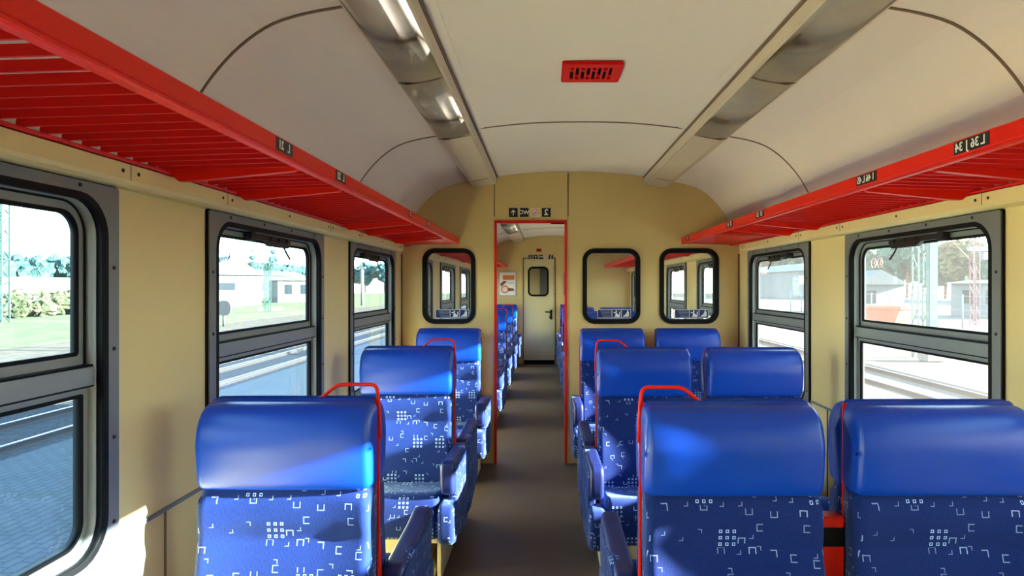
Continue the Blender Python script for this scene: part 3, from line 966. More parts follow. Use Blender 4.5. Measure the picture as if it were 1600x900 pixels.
# ================================================================== luggage racks
def rack(label, side, y0, y1, solid_from, plates, brackets):
    s_ = 1 if side == 'left' else -1
    xw = XL if side == 'left' else XR
    root = ob('luggage_rack', None, loc=(xw, y0, 1.8), label=label, cat='luggage rack')
    def X(u): return s_ * u
    def ext(name, pr, a, b, material, parent=None):
        bm = bmesh.new()
        A = [bm.verts.new((X(u), a - y0, v - 1.8)) for u, v in pr]
        B = [bm.verts.new((X(u), b - y0, v - 1.8)) for u, v in pr]
        bm.faces.new(A); bm.faces.new(B)
        n = len(pr)
        for k in range(n):
            bm.faces.new((A[k], A[(k + 1) % n], B[(k + 1) % n], B[k]))
        return ob(name, to_mesh(bm, name, material), parent or root)
    # front beam: upright band over a projecting lip
    ext('front_beam', [(0.452, 1.818), (0.476, 1.816), (0.481, 1.819), (0.4785, 1.826), (0.4805, 1.829), (0.4805, 1.867), (0.476, 1.871), (0.466, 1.869), (0.466, 1.826), (0.452, 1.824)], y0, y1, M['red'])
    # wall beam
    ext('wall_beam', [(0.004, 1.804), (0.074, 1.801), (0.079, 1.806), (0.074, 1.811), (0.034, 1.812), (0.034, 1.822), (0.026, 1.822), (0.004, 1.808)], y0, y1, M['red'])
    # louvre slats: shallow tilted blades across the rack
    bm = bmesh.new()
    y = y0 + 0.03
    def zat(u): return 1.810 + (1.822 - 1.810) * (u - 0.07) / 0.39
    while y < solid_from - 0.03:
        a = []
        for u in (0.060, 0.462):
            z = zat(u)
            a.append([bm.verts.new((X(u), yy - y0, zz - 1.8)) for yy, zz in ((y, z + 0.0), (y + 0.006, z + 0.0), (y + 0.010, z + 0.021), (y + 0.004, z + 0.021))])
        bm.faces.new(a[0]); bm.faces.new(a[1])
        for k in range(4):
            bm.faces.new((a[0][k], a[0][(k + 1) % 4], a[1][(k + 1) % 4], a[1][k]))
        y += 0.0675
    ob('slat_panel', to_mesh(bm, 'slat_panel', M['reddark']), root)
    if solid_from < y1:
        ext('solid_panel', [(0.06, 1.811), (0.46, 1.822), (0.46, 1.826), (0.06, 1.815)], solid_from, y1, M['reddark'])
    for yb in brackets:
        bm = bmesh.new()
        pr = [(0.010, 1.803), (0.060, 1.840), (0.44, 1.850), (0.46, 1.827), (0.44, 1.812), (0.14, 1.783), (0.10, 1.782), (0.078, 1.800)]
        A = [bm.verts.new((X(u), yb - 0.012 - y0, v - 1.8)) for u, v in pr]
        B = [bm.verts.new((X(u), yb + 0.012 - y0, v - 1.8)) for u, v in pr]
        bm.faces.new(A); bm.faces.new(B)
        n = len(pr)
        for k in range(n):
            bm.faces.new((A[k], A[(k + 1) % n], B[(k + 1) % n], B[k]))
        ob('bracket', to_mesh(bm, 'bracket', M['red']), root)
    for yc, wd, txt in plates:
        a, b = sorted((X(0.4807), X(0.4820)))
        p = ob('number_plate', boxes('number_plate', [(a, b, yc - wd / 2 - y0, yc + wd / 2 - y0, 0.0305, 0.0650)], M['blacksign']), root, label='black seat number plate with white figures')
        # lettering: local -Y faces the aisle
        toks = txt.split()
        for ti, tk in enumerate(toks):
            t = text_mesh(tk, 0.034, M['white'], 0.0008)
            off = ((ti + 0.5) / len(toks) - 0.5) * wd * 0.92
            ob('figures', t, p, loc=(X(0.4822), yc - y0 + off, 0.0475), rotz=R(90) if side == 'left' else R(-90))
    return root
near_pl = lambda a, b, c, d, e_: [(1.765, 0.145, a), (2.34, 0.145, b), (3.50, 0.13, c), (4.07, 0.13, d), (5.26, 0.10, e_)]
rack('red slatted luggage rack along the left side above the windows', 'left', Y0, YP - 0.002, 4.80,
     [(1.81, 0.115, '21    L'), (2.31, 0.11, '23    L'), (3.50, 0.06, '27'), (4.03, 0.06, '31')], [0.30, 0.72, 1.99, 2.42, 3.70, 4.12, 4.86])
rack('red slatted luggage rack along the right side above the windows', 'right', Y0, YP - 0.002, 4.55,
     near_pl('L 36 J 34', 'I 46 L 45', '51 53', '57 61', '67'), [0.30, 0.72, 1.99, 2.42, 3.70, 4.12])
rack('red luggage rack on the left of the next saloon', 'left', YP + 0.05, Y1 - 0.002, 11.8, [], [7.0, 8.8, 10.6])
rack('red luggage rack on the right of the next saloon', 'right', YP + 0.05, Y1 - 0.002, 11.8, [], [7.0, 8.8, 10.6])

# ================================================================== seats
HW = 0.258
HEAD = [(-0.006, 0.868), (-0.066, 0.866), (-0.090, 0.872), (-0.101, 0.905), (-0.108, 0.960), (-0.112, 1.010), (-0.104, 1.060), (-0.084, 1.098), (-0.054, 1.116), (-0.020, 1.118), (-0.006, 1.108)]
BACK = [(-0.006, 0.885), (-0.056, 0.885), (-0.078, 0.865), (-0.090, 0.820), (-0.093, 0.770), (-0.086, 0.728), (-0.092, 0.700), (-0.108, 0.640), (-0.118, 0.560), (-0.118, 0.480), (-0.118, 0.410), (-0.100, 0.370), (-0.006, 0.360)]
CUSH = [(-0.110, 0.385), (-0.20, 0.392), (-0.36, 0.418), (-0.46, 0.442), (-0.505, 0.440), (-0.530, 0.415), (-0.538, 0.34), (-0.530, 0.25), (-0.505, 0.222), (-0.46, 0.222), (-0.20, 0.222), (-0.09, 0.222), (-0.085, 0.30)]
ARM = [(-0.028, 0.545), (-0.03, 0.585), (-0.10, 0.592), (-0.40, 0.600), (-0.50, 0.612), (-0.540, 0.608), (-0.558, 0.585), (-0.560, 0.53), (-0.548, 0.47), (-0.520, 0.445), (-0.495, 0.46), (-0.488, 0.52), (-0.46, 0.548), (-0.30, 0.548)]
PANEL = [(-0.02, 0.57), (-0.30, 0.572), (-0.49, 0.58), (-0.515, 0.55), (-0.505, 0.46), (-0.490, 0.43), (-0.50, 0.40), (-0.52, 0.36), (-0.52, 0.25), (-0.49, 0.215), (-0.30, 0.19), (-0.02, 0.17)]
BOLST = [(-0.44, 0.395), (-0.54, 0.405), (-0.575, 0.39), (-0.590, 0.35), (-0.588, 0.27), (-0.570, 0.225), (-0.53, 0.205), (-0.44, 0.205)]
SM = {}
def head_flex(x, y, z):
    # the lower edge of the headrest draws back into the neck; slight forward belly in the middle
    k = 1 - (abs(x) / HW) ** 2
    t = max(0.0, (abs(x) - HW + 0.034) / 0.034)
    dz = -(1 - math.sqrt(max(0.0, 1 - min(1, t) ** 2))) * 0.024 if z > 1.0 else 0.0
    return (-0.006 * k if y < -0.03 else 0, dz)
SM['headrest'] = puff('headrest', HEAD, -HW, HW, 0.024, M['vinyl'], flex=head_flex, keep_rear=True)
def back_flex(x, y, z):
    a = abs(x) / HW
    side = max(0.0, a - 0.72) / 0.28
    return (-0.018 * side if (y < -0.05 and z < 0.84) else 0, 0)
SM['backrest'] = puff('backrest', BACK, -HW + 0.004, HW - 0.004, 0.03, M['fabric'], flex=back_flex, keep_rear=True)
SM['cushion'] = puff('cushion', CUSH, -HW + 0.008, HW - 0.008, 0.03, M['fabric'])
for s_, nm in ((1, 'p'), (-1, 'n')):
    def rng(a, b): return (a, b) if s_ > 0 else (-b, -a)
    a, b = rng(HW + 0.004, HW + 0.072)
    SM['arm_' + nm] = puff('arm_pad', ARM, a, b, 0.018, M['vinyldark'])
    a, b = rng(HW + 0.040, HW + 0.078)
    SM['panel_' + nm] = puff('side_panel', PANEL, a, b, 0.010, M['fabric'], sub=2)
    a, b = rng(HW - 0.004, HW + 0.076)
    SM['bolster_' + nm] = puff('bolster', BOLST, a, b, 0.022, M['fabric'])
    # grab handle: bar over the corner of the headrest, down the side
    hp = [(-0.03 * s_, 0.005, 1.118), (0.075 * s_, 0.005, 1.118), (0.130 * s_, 0.005, 1.166), (0.252 * s_, 0.005, 1.166), (0.258 * s_, 0.005, 1.12), (0.262 * s_, 0.005, 1.0)]
    SM['handle_' + nm] = tube('grab_handle', round_path(hp, 0.022), 0.0058, M['red'])
    # flared edge plate
    u = s_ * (HW - 0.0015)
    bm = bmesh.new()
    pr = [(0.000, 1.06), (0.010, 1.06), (0.011, 0.72), (0.030, 0.58), (0.050, 0.40), (0.055, 0.18), (-0.032, 0.18), (-0.028, 0.40), (-0.012, 0.58), (0.0, 0.72)]
    A = [bm.verts.new((u, y, z)) for y, z in pr]
    B = [bm.verts.new((u + s_ * 0.005, y, z)) for y, z in pr]
    bm.faces.new(A); bm.faces.new(B)
    for k in range(len(pr)):
        bm.faces.new((A[k], A[(k + 1) % len(pr)], B[(k + 1) % len(pr)], B[k]))
    SM['edge_' + nm] = to_mesh(bm, 'edge_plate', M['red'])
SM['shell'] = boxes('back_shell', [(-HW + 0.002, HW - 0.002, 0.0, 0.010, 0.12, 1.119)], M['red'], 0.002)
SM['pedestal'] = boxes('pedestal', [(-0.17, 0.17, -0.42, -0.06, 0.02, 0.215), (-0.22, 0.22, -0.48, -0.02, 0.0, 0.022), (-0.245, 0.245, -0.50, -0.04, 0.196, 0.224)], M['beige'], 0.006)
SM['skirt_n'] = boxes('side_skirt', [(-0.255, -0.235, -0.46, -0.05, 0.0, 0.215)], M['beige'], 0.003)
SM['skirt_p'] = boxes('side_skirt', [(0.235, 0.255, -0.46, -0.05, 0.0, 0.215)], M['beige'], 0.003)

def seat(x, y, facing, arm, label, handle=False, shell=False):
    """facing: -1 towards the camera, 1 away. arm: world side of the armrest (+1/-1/0)"""
    root = ob('train_seat', None, loc=(x, y, 0), rotz=0 if facing < 0 else pi, label=label, cat='seat', group=None)
    ob('headrest', SM['headrest'], root)
    ob('backrest', SM['backrest'], root)
    ob('seat_cushion', SM['cushion'], root)
    p = ob('pedestal', SM['pedestal'], root)
    ob('side_skirt', SM['skirt_n'], p)
    ob('side_skirt', SM['skirt_p'], p)
    la = arm * (1 if facing < 0 else -1)
    if la:
        nm = 'p' if la > 0 else 'n'
        a = ob('armrest', SM['panel_' + nm], root)
        ob('arm_pad', SM['arm_' + nm], a)
        ob('bolster', SM['bolster_' + nm], root)
    if shell:
        sh = ob('back_shell', SM['shell'], root, label='red back shell')
        for nm in (() if arm == 0 else (('p',) if la > 0 else ('n',))):
            ob('edge_plate', SM['edge_' + nm], sh)
        if handle:
            ob('grab_handle', SM['handle_' + ('p' if la > 0 else 'n')], root, label='red grab handle')
    return root

XS_L, XS_A, XS_W = -0.772, 0.545, 1.150
L_rows = [2.055, 3.79]
R_rows = [1.995, 3.71]
rowname = ['nearest', 'second', 'third']
for i in range(2):
    y = L_rows[i]
    seat(XS_L, y, -1, 1, 'single blue patterned seat left of the aisle in the %s row, facing us' % rowname[i], True, True)
    seat(XS_L, y + 0.0105, 1, 1, 'single blue seat left of the aisle facing away, back to back with the %s row' % rowname[i])
    y = R_rows[i]
    seat(XS_A, y, -1, -1, 'blue patterned aisle seat right of the aisle in the %s row, facing us' % rowname[i], True, True)
    seat(XS_A, y + 0.0105, 1, -1, 'blue aisle seat on the right facing away, back to back with the %s row' % rowname[i])
    seat(XS_W, y, -1, 0, 'blue patterned window seat at the right wall in the %s row, facing us' % rowname[i], False, True)
    seat(XS_W, y + 0.0105, 1, 0, 'blue window seat at the right wall facing away, back to back with the %s row' % rowname[i])
seat(XS_L, 5.41, -1, 1, 'single blue seat against the partition left of the red doorway', False, True)
seat(XS_A, 5.41, -1, -1, 'blue seat against the partition just right of the red doorway', False, True)
seat(XS_W, 5.41, -1, 0, 'blue window seat against the partition in the right corner', False, True)
# next saloon
far_rows = [7.27, 9.03, 10.79]
fn = ['first', 'second', 'third']
for i, y in enumerate(far_rows):
    seat(XS_L, y, -1, 1, 'blue seat facing us beyond the doorway, left side, %s row of the next saloon' % fn[i], True, True)
    seat(XS_L, y + 0.0105, 1, 1, 'blue seat facing away beyond the doorway, left side, behind the %s row' % fn[i])
    seat(XS_A, y, -1, -1, 'blue aisle seat facing us beyond the partition, right side, %s row of the next saloon' % fn[i], True, True)
    seat(XS_A, y + 0.0105, 1, -1, 'blue aisle seat facing away beyond the partition, right side, behind the %s row' % fn[i])
    seat(XS_W, y, -1, 0, 'blue window seat facing us beyond the partition, %s row of the next saloon' % fn[i], False, True)
seat(XS_L, Y1 - 0.10, -1, 1, 'blue seat against the far partition left of the cream door', False, True)
seat(XS_A, Y1 - 0.10, -1, -1, 'blue seat against the far partition right of the cream door', False, True)

# red litter bins between the paired seats
def bin_(y, label):
    root = ob('litter_bin', None, loc=(0.848, y, 0), label=label, cat='litter bin')
    bm = bmesh.new()
    lo, hi = 0.026, 0.036
    vs = [bm.verts.new((sx_ * k, yy, z)) for z, k in ((0.18, lo), (0.70, hi)) for sx_, yy in ((-1, -0.03), (1, -0.03), (1, 0.022), (-1, 0.022))]
    for f in ((0, 1, 2, 3), (4, 5, 6, 7), (0, 1, 5, 4), (1, 2, 6, 5), (2, 3, 7, 6), (3, 0, 4, 7)):
        bm.faces.new([vs[i] for i in f])
    ob('bin_body', to_mesh(bm, 'bin_body', M['red']), root)
    ob('opening', boxes('opening', [(-0.036, 0.036, -0.026, 0.02, 0.70, 0.757)], M['black']), root, label='black opening band')
    ob('lid', boxes('lid', [(-0.037, 0.037, -0.034, 0.024, 0.757, 0.79)], M['red'], 0.004), root)
    ob('stand', boxes('stand', [(-0.02, 0.02, 0.0, 0.03, 0.0, 0.18)], M['black']), root)
bin_(R_rows[0], 'red litter bin with black band between the two nearest right seats')
bin_(R_rows[1], 'red litter bin between the two right seats of the second row')

# ================================================================== outside
GZ = CAM_H - 2.75
def noisy_ground(name, c1, c2, scale, bump=0.0, c3=None):
    m = D.materials.new(name)
    m.use_nodes = True
    k = NB(m)
    b = k.n['Principled BSDF']
    b.inputs['Roughness'].default_value = 0.9
    b.inputs['Specular IOR Level'].default_value = 0.0
    t = k.n.new('ShaderNodeTexCoord')
    nz = k.n.new('ShaderNodeTexNoise')
    nz.inputs['Scale'].default_value = scale
    nz.inputs['Detail'].default_value = 8
    k.l.new(t.outputs['Object'], nz.inputs['Vector'])
    mr = k.n.new('ShaderNodeMapRange')
    mr.inputs['From Min'].default_value = 0.35
    mr.inputs['From Max'].default_value = 0.65
    k.l.new(nz.outputs['Fac'], mr.inputs['Value'])
    c = k.mixc(mr.outputs[0], c1, c2)
    if c3:
        n2 = k.n.new('ShaderNodeTexNoise')
        n2.inputs['Scale'].default_value = scale * 0.12
        n2.inputs['Detail'].default_value = 3
        k.l.new(t.outputs['Object'], n2.inputs['Vector'])
        m2 = k.n.new('ShaderNodeMapRange')
        m2.inputs['From Min'].default_value = 0.45
        m2.inputs['From Max'].default_value = 0.6
        k.l.new(n2.outputs['Fac'], m2.inputs['Value'])
        c = k.mixc(m2.outputs[0], c, c3)
    k.l.new(c, b.inputs['Base Color'])
    if bump:
        n3 = k.n.new('ShaderNodeTexNoise')
        n3.inputs['Scale'].default_value = bump
        n3.inputs['Detail'].default_value = 6
        k.l.new(t.outputs['Object'], n3.inputs['Vector'])
        bp = k.n.new('ShaderNodeBump')
        bp.inputs['Strength'].default_value = 1.0
        bp.inputs['Distance'].default_value = 0.6
        k.l.new(n3.outputs['Fac'], bp.inputs['Height'])
        k.l.new(bp.outputs[0], b.inputs['Normal'])
    return m
def paver_material():
    m = D.materials.new('interlocking_pavers')
    m.use_nodes = True
    k = NB(m)
    b = k.n['Principled BSDF']
    b.inputs['Roughness'].default_value = 0.75
    b.inputs['Specular IOR Level'].default_value = 0.05
    t = k.n.new('ShaderNodeTexCoord')
    mp = k.n.new('ShaderNodeMapping')
    mp.inputs['Rotation'].default_value = (0, 0, R(90))
    k.l.new(t.outputs['Object'], mp.inputs[0])
    wv = k.n.new('ShaderNodeTexNoise')
    wv.inputs['Scale'].default_value = 7
    k.l.new(mp.outputs[0], wv.inputs['Vector'])
    br = k.n.new('ShaderNodeTexBrick')
    br.inputs['Scale'].default_value = 1.0
    br.inputs['Brick Width'].default_value = 0.24
    br.inputs['Row Height'].default_value = 0.13
    br.inputs['Mortar Size'].default_value = 0.010
    br.inputs['Color1'].default_value = srgb(59, 62, 63)
    br.inputs['Color2'].default_value = srgb(54, 56, 59)
    br.inputs['Mortar'].default_value = srgb(33, 37, 40)
    vm = k.n.new('ShaderNodeVectorMath')
    vm.operation = 'MULTIPLY_ADD'
    k.l.new(wv.outputs['Color'], vm.inputs[0])
    vm.inputs[1].default_value = (0.05, 0.05, 0)
    k.l.new(mp.outputs[0], vm.inputs[2])
    k.l.new(vm.outputs[0], br.inputs['Vector'])
    k.l.new(br.outputs['Color'], b.inputs['Base Color'])
    return m
M['paver'] = paver_material()
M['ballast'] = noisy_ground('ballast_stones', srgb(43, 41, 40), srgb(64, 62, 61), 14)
M['gravel'] = noisy_ground('pinkish_gravel', srgb(78, 68, 60), srgb(92, 82, 72), 2)
M['grass'] = noisy_ground('dry_grass', srgb(74, 82, 58), srgb(92, 92, 68), 0.8, c3=srgb(98, 88, 72))
M['ballastright'] = noisy_ground('ballast_coloured_sunlit', srgb(74, 74, 72), srgb(92, 91, 88), 10)  # paler copy of the ballast, sunlight put into its colour
M['platform'] = noisy_ground('sandy_platform', srgb(84, 82, 76), srgb(93, 90, 84), 1.0)
M['rail'] = mat('polished_rail', (99, 109, 119), 0.25, metal=0.8)
M['railrust'] = mat('rusty_rail_steel', (60, 50, 44), 0.85, spec=0.1)
M['kerb'] = mat('white_kerb', (92, 94, 92), 0.7)
M['leafright'] = noisy_ground('haze_paled_green_foliage', srgb(58, 78, 64), srgb(82, 98, 78), 1.2, bump=3.0)  # lighter copy of the foliage, haze mixed into its colour
M['leaf'] = noisy_ground('haze_tinted_foliage', srgb(52, 76, 74), srgb(70, 94, 88), 1.2, bump=3.0)  # distance haze is put into the colour: paler and bluer green
M['leafautumn'] = noisy_ground('autumn_foliage', srgb(120, 100, 62), srgb(92, 96, 70), 0.7, bump=3.0)
M['scrub'] = noisy_ground('dry_scrub', srgb(84, 80, 60), srgb(52, 60, 40), 1.6, c3=srgb(98, 90, 76), bump=3.0)
M['mast'] = mat('green_mast_paint', (42, 69, 58), 0.6)
M['mastred'] = mat('red_mast_paint', (99, 33, 38), 0.6)
M['mastwhite'] = mat('white_mast_paint', (99, 100, 99), 0.6)
M['plaster'] = mat('white_plaster', (92, 92, 91), 0.8)
M['plasterbeige'] = mat('beige_plaster', (88, 83, 70), 0.8)
M['plastergreen'] = mat('grey_green_plaster', (69, 75, 71), 0.8)
M['roof'] = mat('grey_roof', (55, 57, 58), 0.8)
M['darkwin'] = mat('dark_window_glass', (29, 34, 40), 0.2)
M['orangebox'] = mat('orange_container_paint', (176, 76, 32), 0.6)

def ground(name, x0, x1, y0, y1, z, material, label, th=0.3):
    ob(name, boxes(name, [(x0, x1, y0, y1, z - th, z)], material), kind='structure', label=label)
FARY = 260
ground('ground_platform', -8.55, -1.9, -30, FARY, GZ, M['paver'], 'platform of interlocking pavers left of the train')
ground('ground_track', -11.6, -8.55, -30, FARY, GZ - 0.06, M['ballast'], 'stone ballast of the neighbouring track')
ground('ground_gravel', -24, -11.6, -30, FARY, GZ - 0.03, M['gravel'], 'gravel yard beyond the track')
ground('ground_grass', -300, -24, -60, FARY, GZ - 0.02, M['grass'], 'patchy grass field')
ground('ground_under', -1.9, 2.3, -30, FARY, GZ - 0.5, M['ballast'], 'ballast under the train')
ground('ground_yard', 2.3, 9.0, -30, FARY, GZ, M['platform'], 'sandy platform right of the train')
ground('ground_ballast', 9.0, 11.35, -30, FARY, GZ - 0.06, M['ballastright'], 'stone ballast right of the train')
ground('ground_sand', 11.6, 300, -60, FARY, GZ - 0.02, M['platform'], 'sandy yard on the right')
def rail(x, label):
    root = ob('rail', None, loc=(x, 0, GZ - 0.06), label=label, cat='rail')
    def pr_ext(name, pr, material):
        bm = bmesh.new()
        A = [bm.verts.new((u, -25, v)) for u, v in pr]
        B = [bm.verts.new((u, 200, v)) for u, v in pr]
        bm.faces.new(A); bm.faces.new(B)
        for k in range(len(pr)):
            bm.faces.new((A[k], A[(k + 1) % len(pr)], B[(k + 1) % len(pr)], B[k]))
        ob(name, to_mesh(bm, name, material), root)
    pr_ext('web', [(-0.07, 0.0), (0.07, 0.0), (0.06, 0.015), (0.012, 0.03), (0.012, 0.10), (-0.012, 0.10), (-0.012, 0.03), (-0.06, 0.015)], M['railrust'])
    pr_ext('rail_head', [(-0.036, 0.10), (0.036, 0.10), (0.036, 0.125), (0.030, 0.13), (-0.030, 0.13), (-0.036, 0.125)], M['rail'])
rail(-9.1, 'shiny steel rail outside the left windows, nearer one')
rail(-10.55, 'shiny steel rail outside the left windows, farther one')
rail(9.4, 'steel rail outside the right windows, nearer one')
rail(10.85, 'steel rail outside the right windows, farther one')
ob('kerb', boxes('kerb', [(11.35, 11.6, -25, 200, 0, 0.30)], M['kerb'], 0.01), loc=(0, 0, GZ - 0.28), label='pale kerb stone beyond the track on the right', cat='kerb')

def blob(bm, c, r, seed, sq=(1, 1, 1), sub=3, amp=0.25):
    rnd = random.Random(seed)
    ph = [rnd.uniform(0, 6.28) for _ in range(9)]
    res = bmesh.ops.create_icosphere(bm, subdivisions=sub, radius=1.0)
    for v in res['verts']:
        p = v.co.normalized()
        d = 1 + amp * (sin(4 * p.x + ph[0]) * sin(5 * p.y + ph[1]) + 0.6 * sin(9 * p.z + ph[2]) * sin(8 * p.x + ph[3]) + 0.4 * sin(15 * p.y + ph[4]) * sin(14 * p.z + ph[5]) + rnd.uniform(-0.12, 0.12))
        v.co = Vector(c) + Vector((p.x * sq[0], p.y * sq[1], p.z * sq[2])) * r * d
def tree(x, y, h, wd, mt, label, seed, group=None, conifer=False):
    root = ob('tree', None, loc=(x, y, GZ), label=label, cat='tree', group=group)
    bm = bmesh.new()
    rnd = random.Random(seed)
    if conifer:
        for k in range(6):
            f = k / 5
            blob(bm, (0, 0, h * (0.22 + 0.7 * f)), wd * 0.5 * (1.05 - 0.9 * f), seed + k, (1, 1, 0.9), 2)
    else:
        for k in range(11):
            a = k * 2.4
            blob(bm, (cos(a) * wd * 0.30, sin(a) * wd * 0.30, h * (0.40 + 0.36 * rnd.random())), wd * (0.20 + 0.1 * rnd.random()), seed + k, (1, 1, 0.85), 3, 0.4)
        blob(bm, (0, 0, h * 0.70), wd * 0.34, seed + 9, (1, 1, 0.78), 3, 0.4)
    ob('crown', to_mesh(bm, 'crown', mt), root)
    bm = bmesh.new()
    tube_bm(bm, [(0, 0, 0), (0.05, 0, h * 0.3), (0, 0.05, h * 0.6)], max(0.12, wd * 0.04), 8)
    ob('trunk', to_mesh(bm, 'trunk', M['brownprint']), root)

def pos(px, X):
    """distance along the coach for pixel column px at lateral offset X"""
    return X * F / (px - 851)

# tree line on the left behind the scrub
rnd = random.Random(3)
spots = [(-92 + rnd.uniform(-2, 2), 62 + 9.6 * k) for k in range(20)] + [(-103 + rnd.uniform(-1, 1), 100 + 9.6 * k) for k in range(6)] + [(-80 + 8.5 * k, 262 + (k % 2) * 3) for k in range(5)]
for i, (x_, y_) in enumerate(spots):
    tree(x_, y_, rnd.uniform(6.8, 8.6) * (1 + max(0, y_ - 120) / 260), 8.6, M['leaf'], 'haze-tinted green tree in the distant line outside the left windows', 50 + i, 'distant trees outside the left windows')
tree(-80, pos(395, -80), 13.5, 4.5, M['leaf'], 'tall narrow evergreen rising over the roofs outside the left windows, left one', 91, conifer=True)
tree(-80, pos(427, -80), 16.5, 5.0, M['leaf'], 'tallest narrow evergreen over the roofs outside the left windows, right one', 95, conifer=True)
# scrub bank: a long low thicket
def thicket(name, x0, y0, x1, y1, h, dep, n, mt, label, seed, cat='bushes'):
    bm = bmesh.new()
    rnd = random.Random(seed)
    for k in range(n):
        t = (k + rnd.random() * 0.6) / n
        for row in range(2):
            r = h * rnd.uniform(0.28, 0.55)
            blob(bm, (x0 + (x1 - x0) * t + rnd.uniform(-dep, dep), y0 + (y1 - y0) * t + rnd.uniform(-dep, dep), r * 0.9 + row * r * 0.45), r, seed * 31 + k * 2 + row, (1.1, 1.2, 1.0), 3, 0.42)
    o = ob(name, to_mesh(bm, name, mt), loc=(0, 0, GZ - 0.02), label=label, cat=cat, kind='stuff')
thicket('scrub_thicket', -46, 20, -48, 78, 1.7, 1.5, 190, M['scrub'], 'tangled dry scrub bank beyond the grass, seen through the left windows', 5)
# wall and white band behind the scrub
ob('boundary_wall', boxes('boundary_wall', [(-57.3, -57.0, -20, 88, 0, 3.5), (-57.4, -56.9, -20, 88, 3.5, 3.75)], M['plaster']), loc=(0, 0, GZ), label='long pale wall behind the dry scrub on the left', cat='wall')

def lattice(x, y, h, wd, mt, label, cat='mast', name='lattice_mast', braces=14, top=None):
    root = ob(name, None, loc=(x, y, GZ), label=label, cat=cat)
    r = wd * 0.07
    for sx_ in (-1, 1):
        for sy_ in (-1, 1):
            ob('leg', boxes('leg', [(sx_ * wd / 2 - r, sx_ * wd / 2 + r, sy_ * wd / 2 - r, sy_ * wd / 2 + r, 0, h)], mt), root)
    bm = bmesh.new()
    st = h / braces
    for k in range(braces):
        z0, z1 = k * st, (k + 1) * st
        for s1 in (-1, 1):
            d = 1 if k % 2 else -1
            tube_bm(bm, [(-d * wd / 2, s1 * wd / 2, z0), (d * wd / 2, s1 * wd / 2, z1)], r * 0.6, 4)
            tube_bm(bm, [(s1 * wd / 2, -d * wd / 2, z0), (s1 * wd / 2, d * wd / 2, z1)], r * 0.6, 4)
    ob('bracing', to_mesh(bm, 'bracing', mt), root)
    return root
# green lattice mast at the left edge
lattice(-41.5, pos(1, -41.5), 18, 0.75, M['mast'], 'green lattice mast at the far left through the nearest left window', braces=22)
lattice(-30, pos(418, -30), 11.0, 0.5, M['mast'], 'slim lattice mast before the trees in the second left window', braces=16)

def house(name, x, y, wx, wy, h, rh, wall, roof, label, wins, cat='building', rot=0.0):
    root = ob(name, None, loc=(x, y, GZ), rotz=rot, label=label, cat=cat)
    ob('walls', boxes('walls', [(-wx / 2, wx / 2, -wy / 2, wy / 2, 0, h)], wall), root)
    bm = bmesh.new()
    o_ = 0.4
    v = [bm.verts.new(p) for p in ((-wx / 2 - o_, -wy / 2 - o_, h), (wx / 2 + o_, -wy / 2 - o_, h), (wx / 2 + o_, wy / 2 + o_, h), (-wx / 2 - o_, wy / 2 + o_, h), (0, -wy / 2 - o_, h + rh), (0, wy / 2 + o_, h + rh))]
    for f in ((0, 1, 2, 3), (0, 1, 4), (2, 3, 5), (0, 4, 5, 3), (1, 2, 5, 4)):
        bm.faces.new([v[i] for i in f])
    ob('roof', to_mesh(bm, 'roof', roof), root)
    for (face, a, b, z0, z1) in wins:
        if face == 'x+': q = (wx / 2 - 0.02, wx / 2 + 0.04, a, b, z0, z1)
        elif face == 'x-': q = (-wx / 2 - 0.04, -wx / 2 + 0.02, a, b, z0, z1)
        else: q = (a, b, -wy / 2 - 0.04, -wy / 2 + 0.02, z0, z1)
        ob('window', boxes('window', [q], M['darkwin']), root)
    return root
# left side buildings in the second window
X = -46; y = pos(345, X)
house('white_house', X, y, 8, 9, 4.3, 2.6, M['plaster'], M['plaster'], 'white gabled house left in the second left window', [('y-', -2.5, 0.5, 2.2, 3.2), ('x+', -3, -1.5, 1.8, 3)], rot=0.75)
X = -44; y = pos(455, X)
house('station_kiosk', X, y, 6, 7, 3.7, 0.9, M['plasterbeige'], M['plaster'], 'small beige station building right in the second left window', [('y-', -1.9, -0.7, 1.4, 3.0), ('y-', 0.7, 1.9, 1.4, 3.0), ('x+', -2.5, -1.3, 1.4, 3.0), ('x+', 1.3, 2.5, 1.4, 3.0)], rot=0.6)
X = -70; y = pos(405, X)
house('long_shed', X, y, 10, 44, 5.2, 1.5, M['plastergreen'], M['roof'], 'long grey green shed behind the beige station building', [('x+', -12, -9, 1.8, 3.4), ('x+', -2, 1, 1.8, 3.4), ('x+', 8, 11, 1.8, 3.4)])
# dwarf signal
X = -22; y = pos(350, X)
sg = ob('dwarf_signal', None, loc=(X, y, GZ), label='small dark dwarf signal on the ground in the second left window', cat='signal')
ob('signal_head', plate('signal_head', [rr(-0.5, 0.75, 0.5, 1.75, 0.4)], -0.12, 0.12, M['roof']), sg)
ob('post', tube('post', [(0, 0, 0), (0, 0, 0.8)], 0.1, M['roof']), sg)
# lamp pole in third window
X = -26; y = pos(566, X)
pl = ob('lamp_pole', None, loc=(X, y, GZ), label='pale pole outside the left window beside the partition', cat='pole')
ob('post', tube('post', [(0, 0, 0), (0, 0, 5.2)], 0.22, M['mastwhite']), pl)
ob('cap', boxes('cap', [(-0.5, 0.5, -0.2, 0.2, 5.2, 5.5)], M['mastwhite'], 0.03), pl)

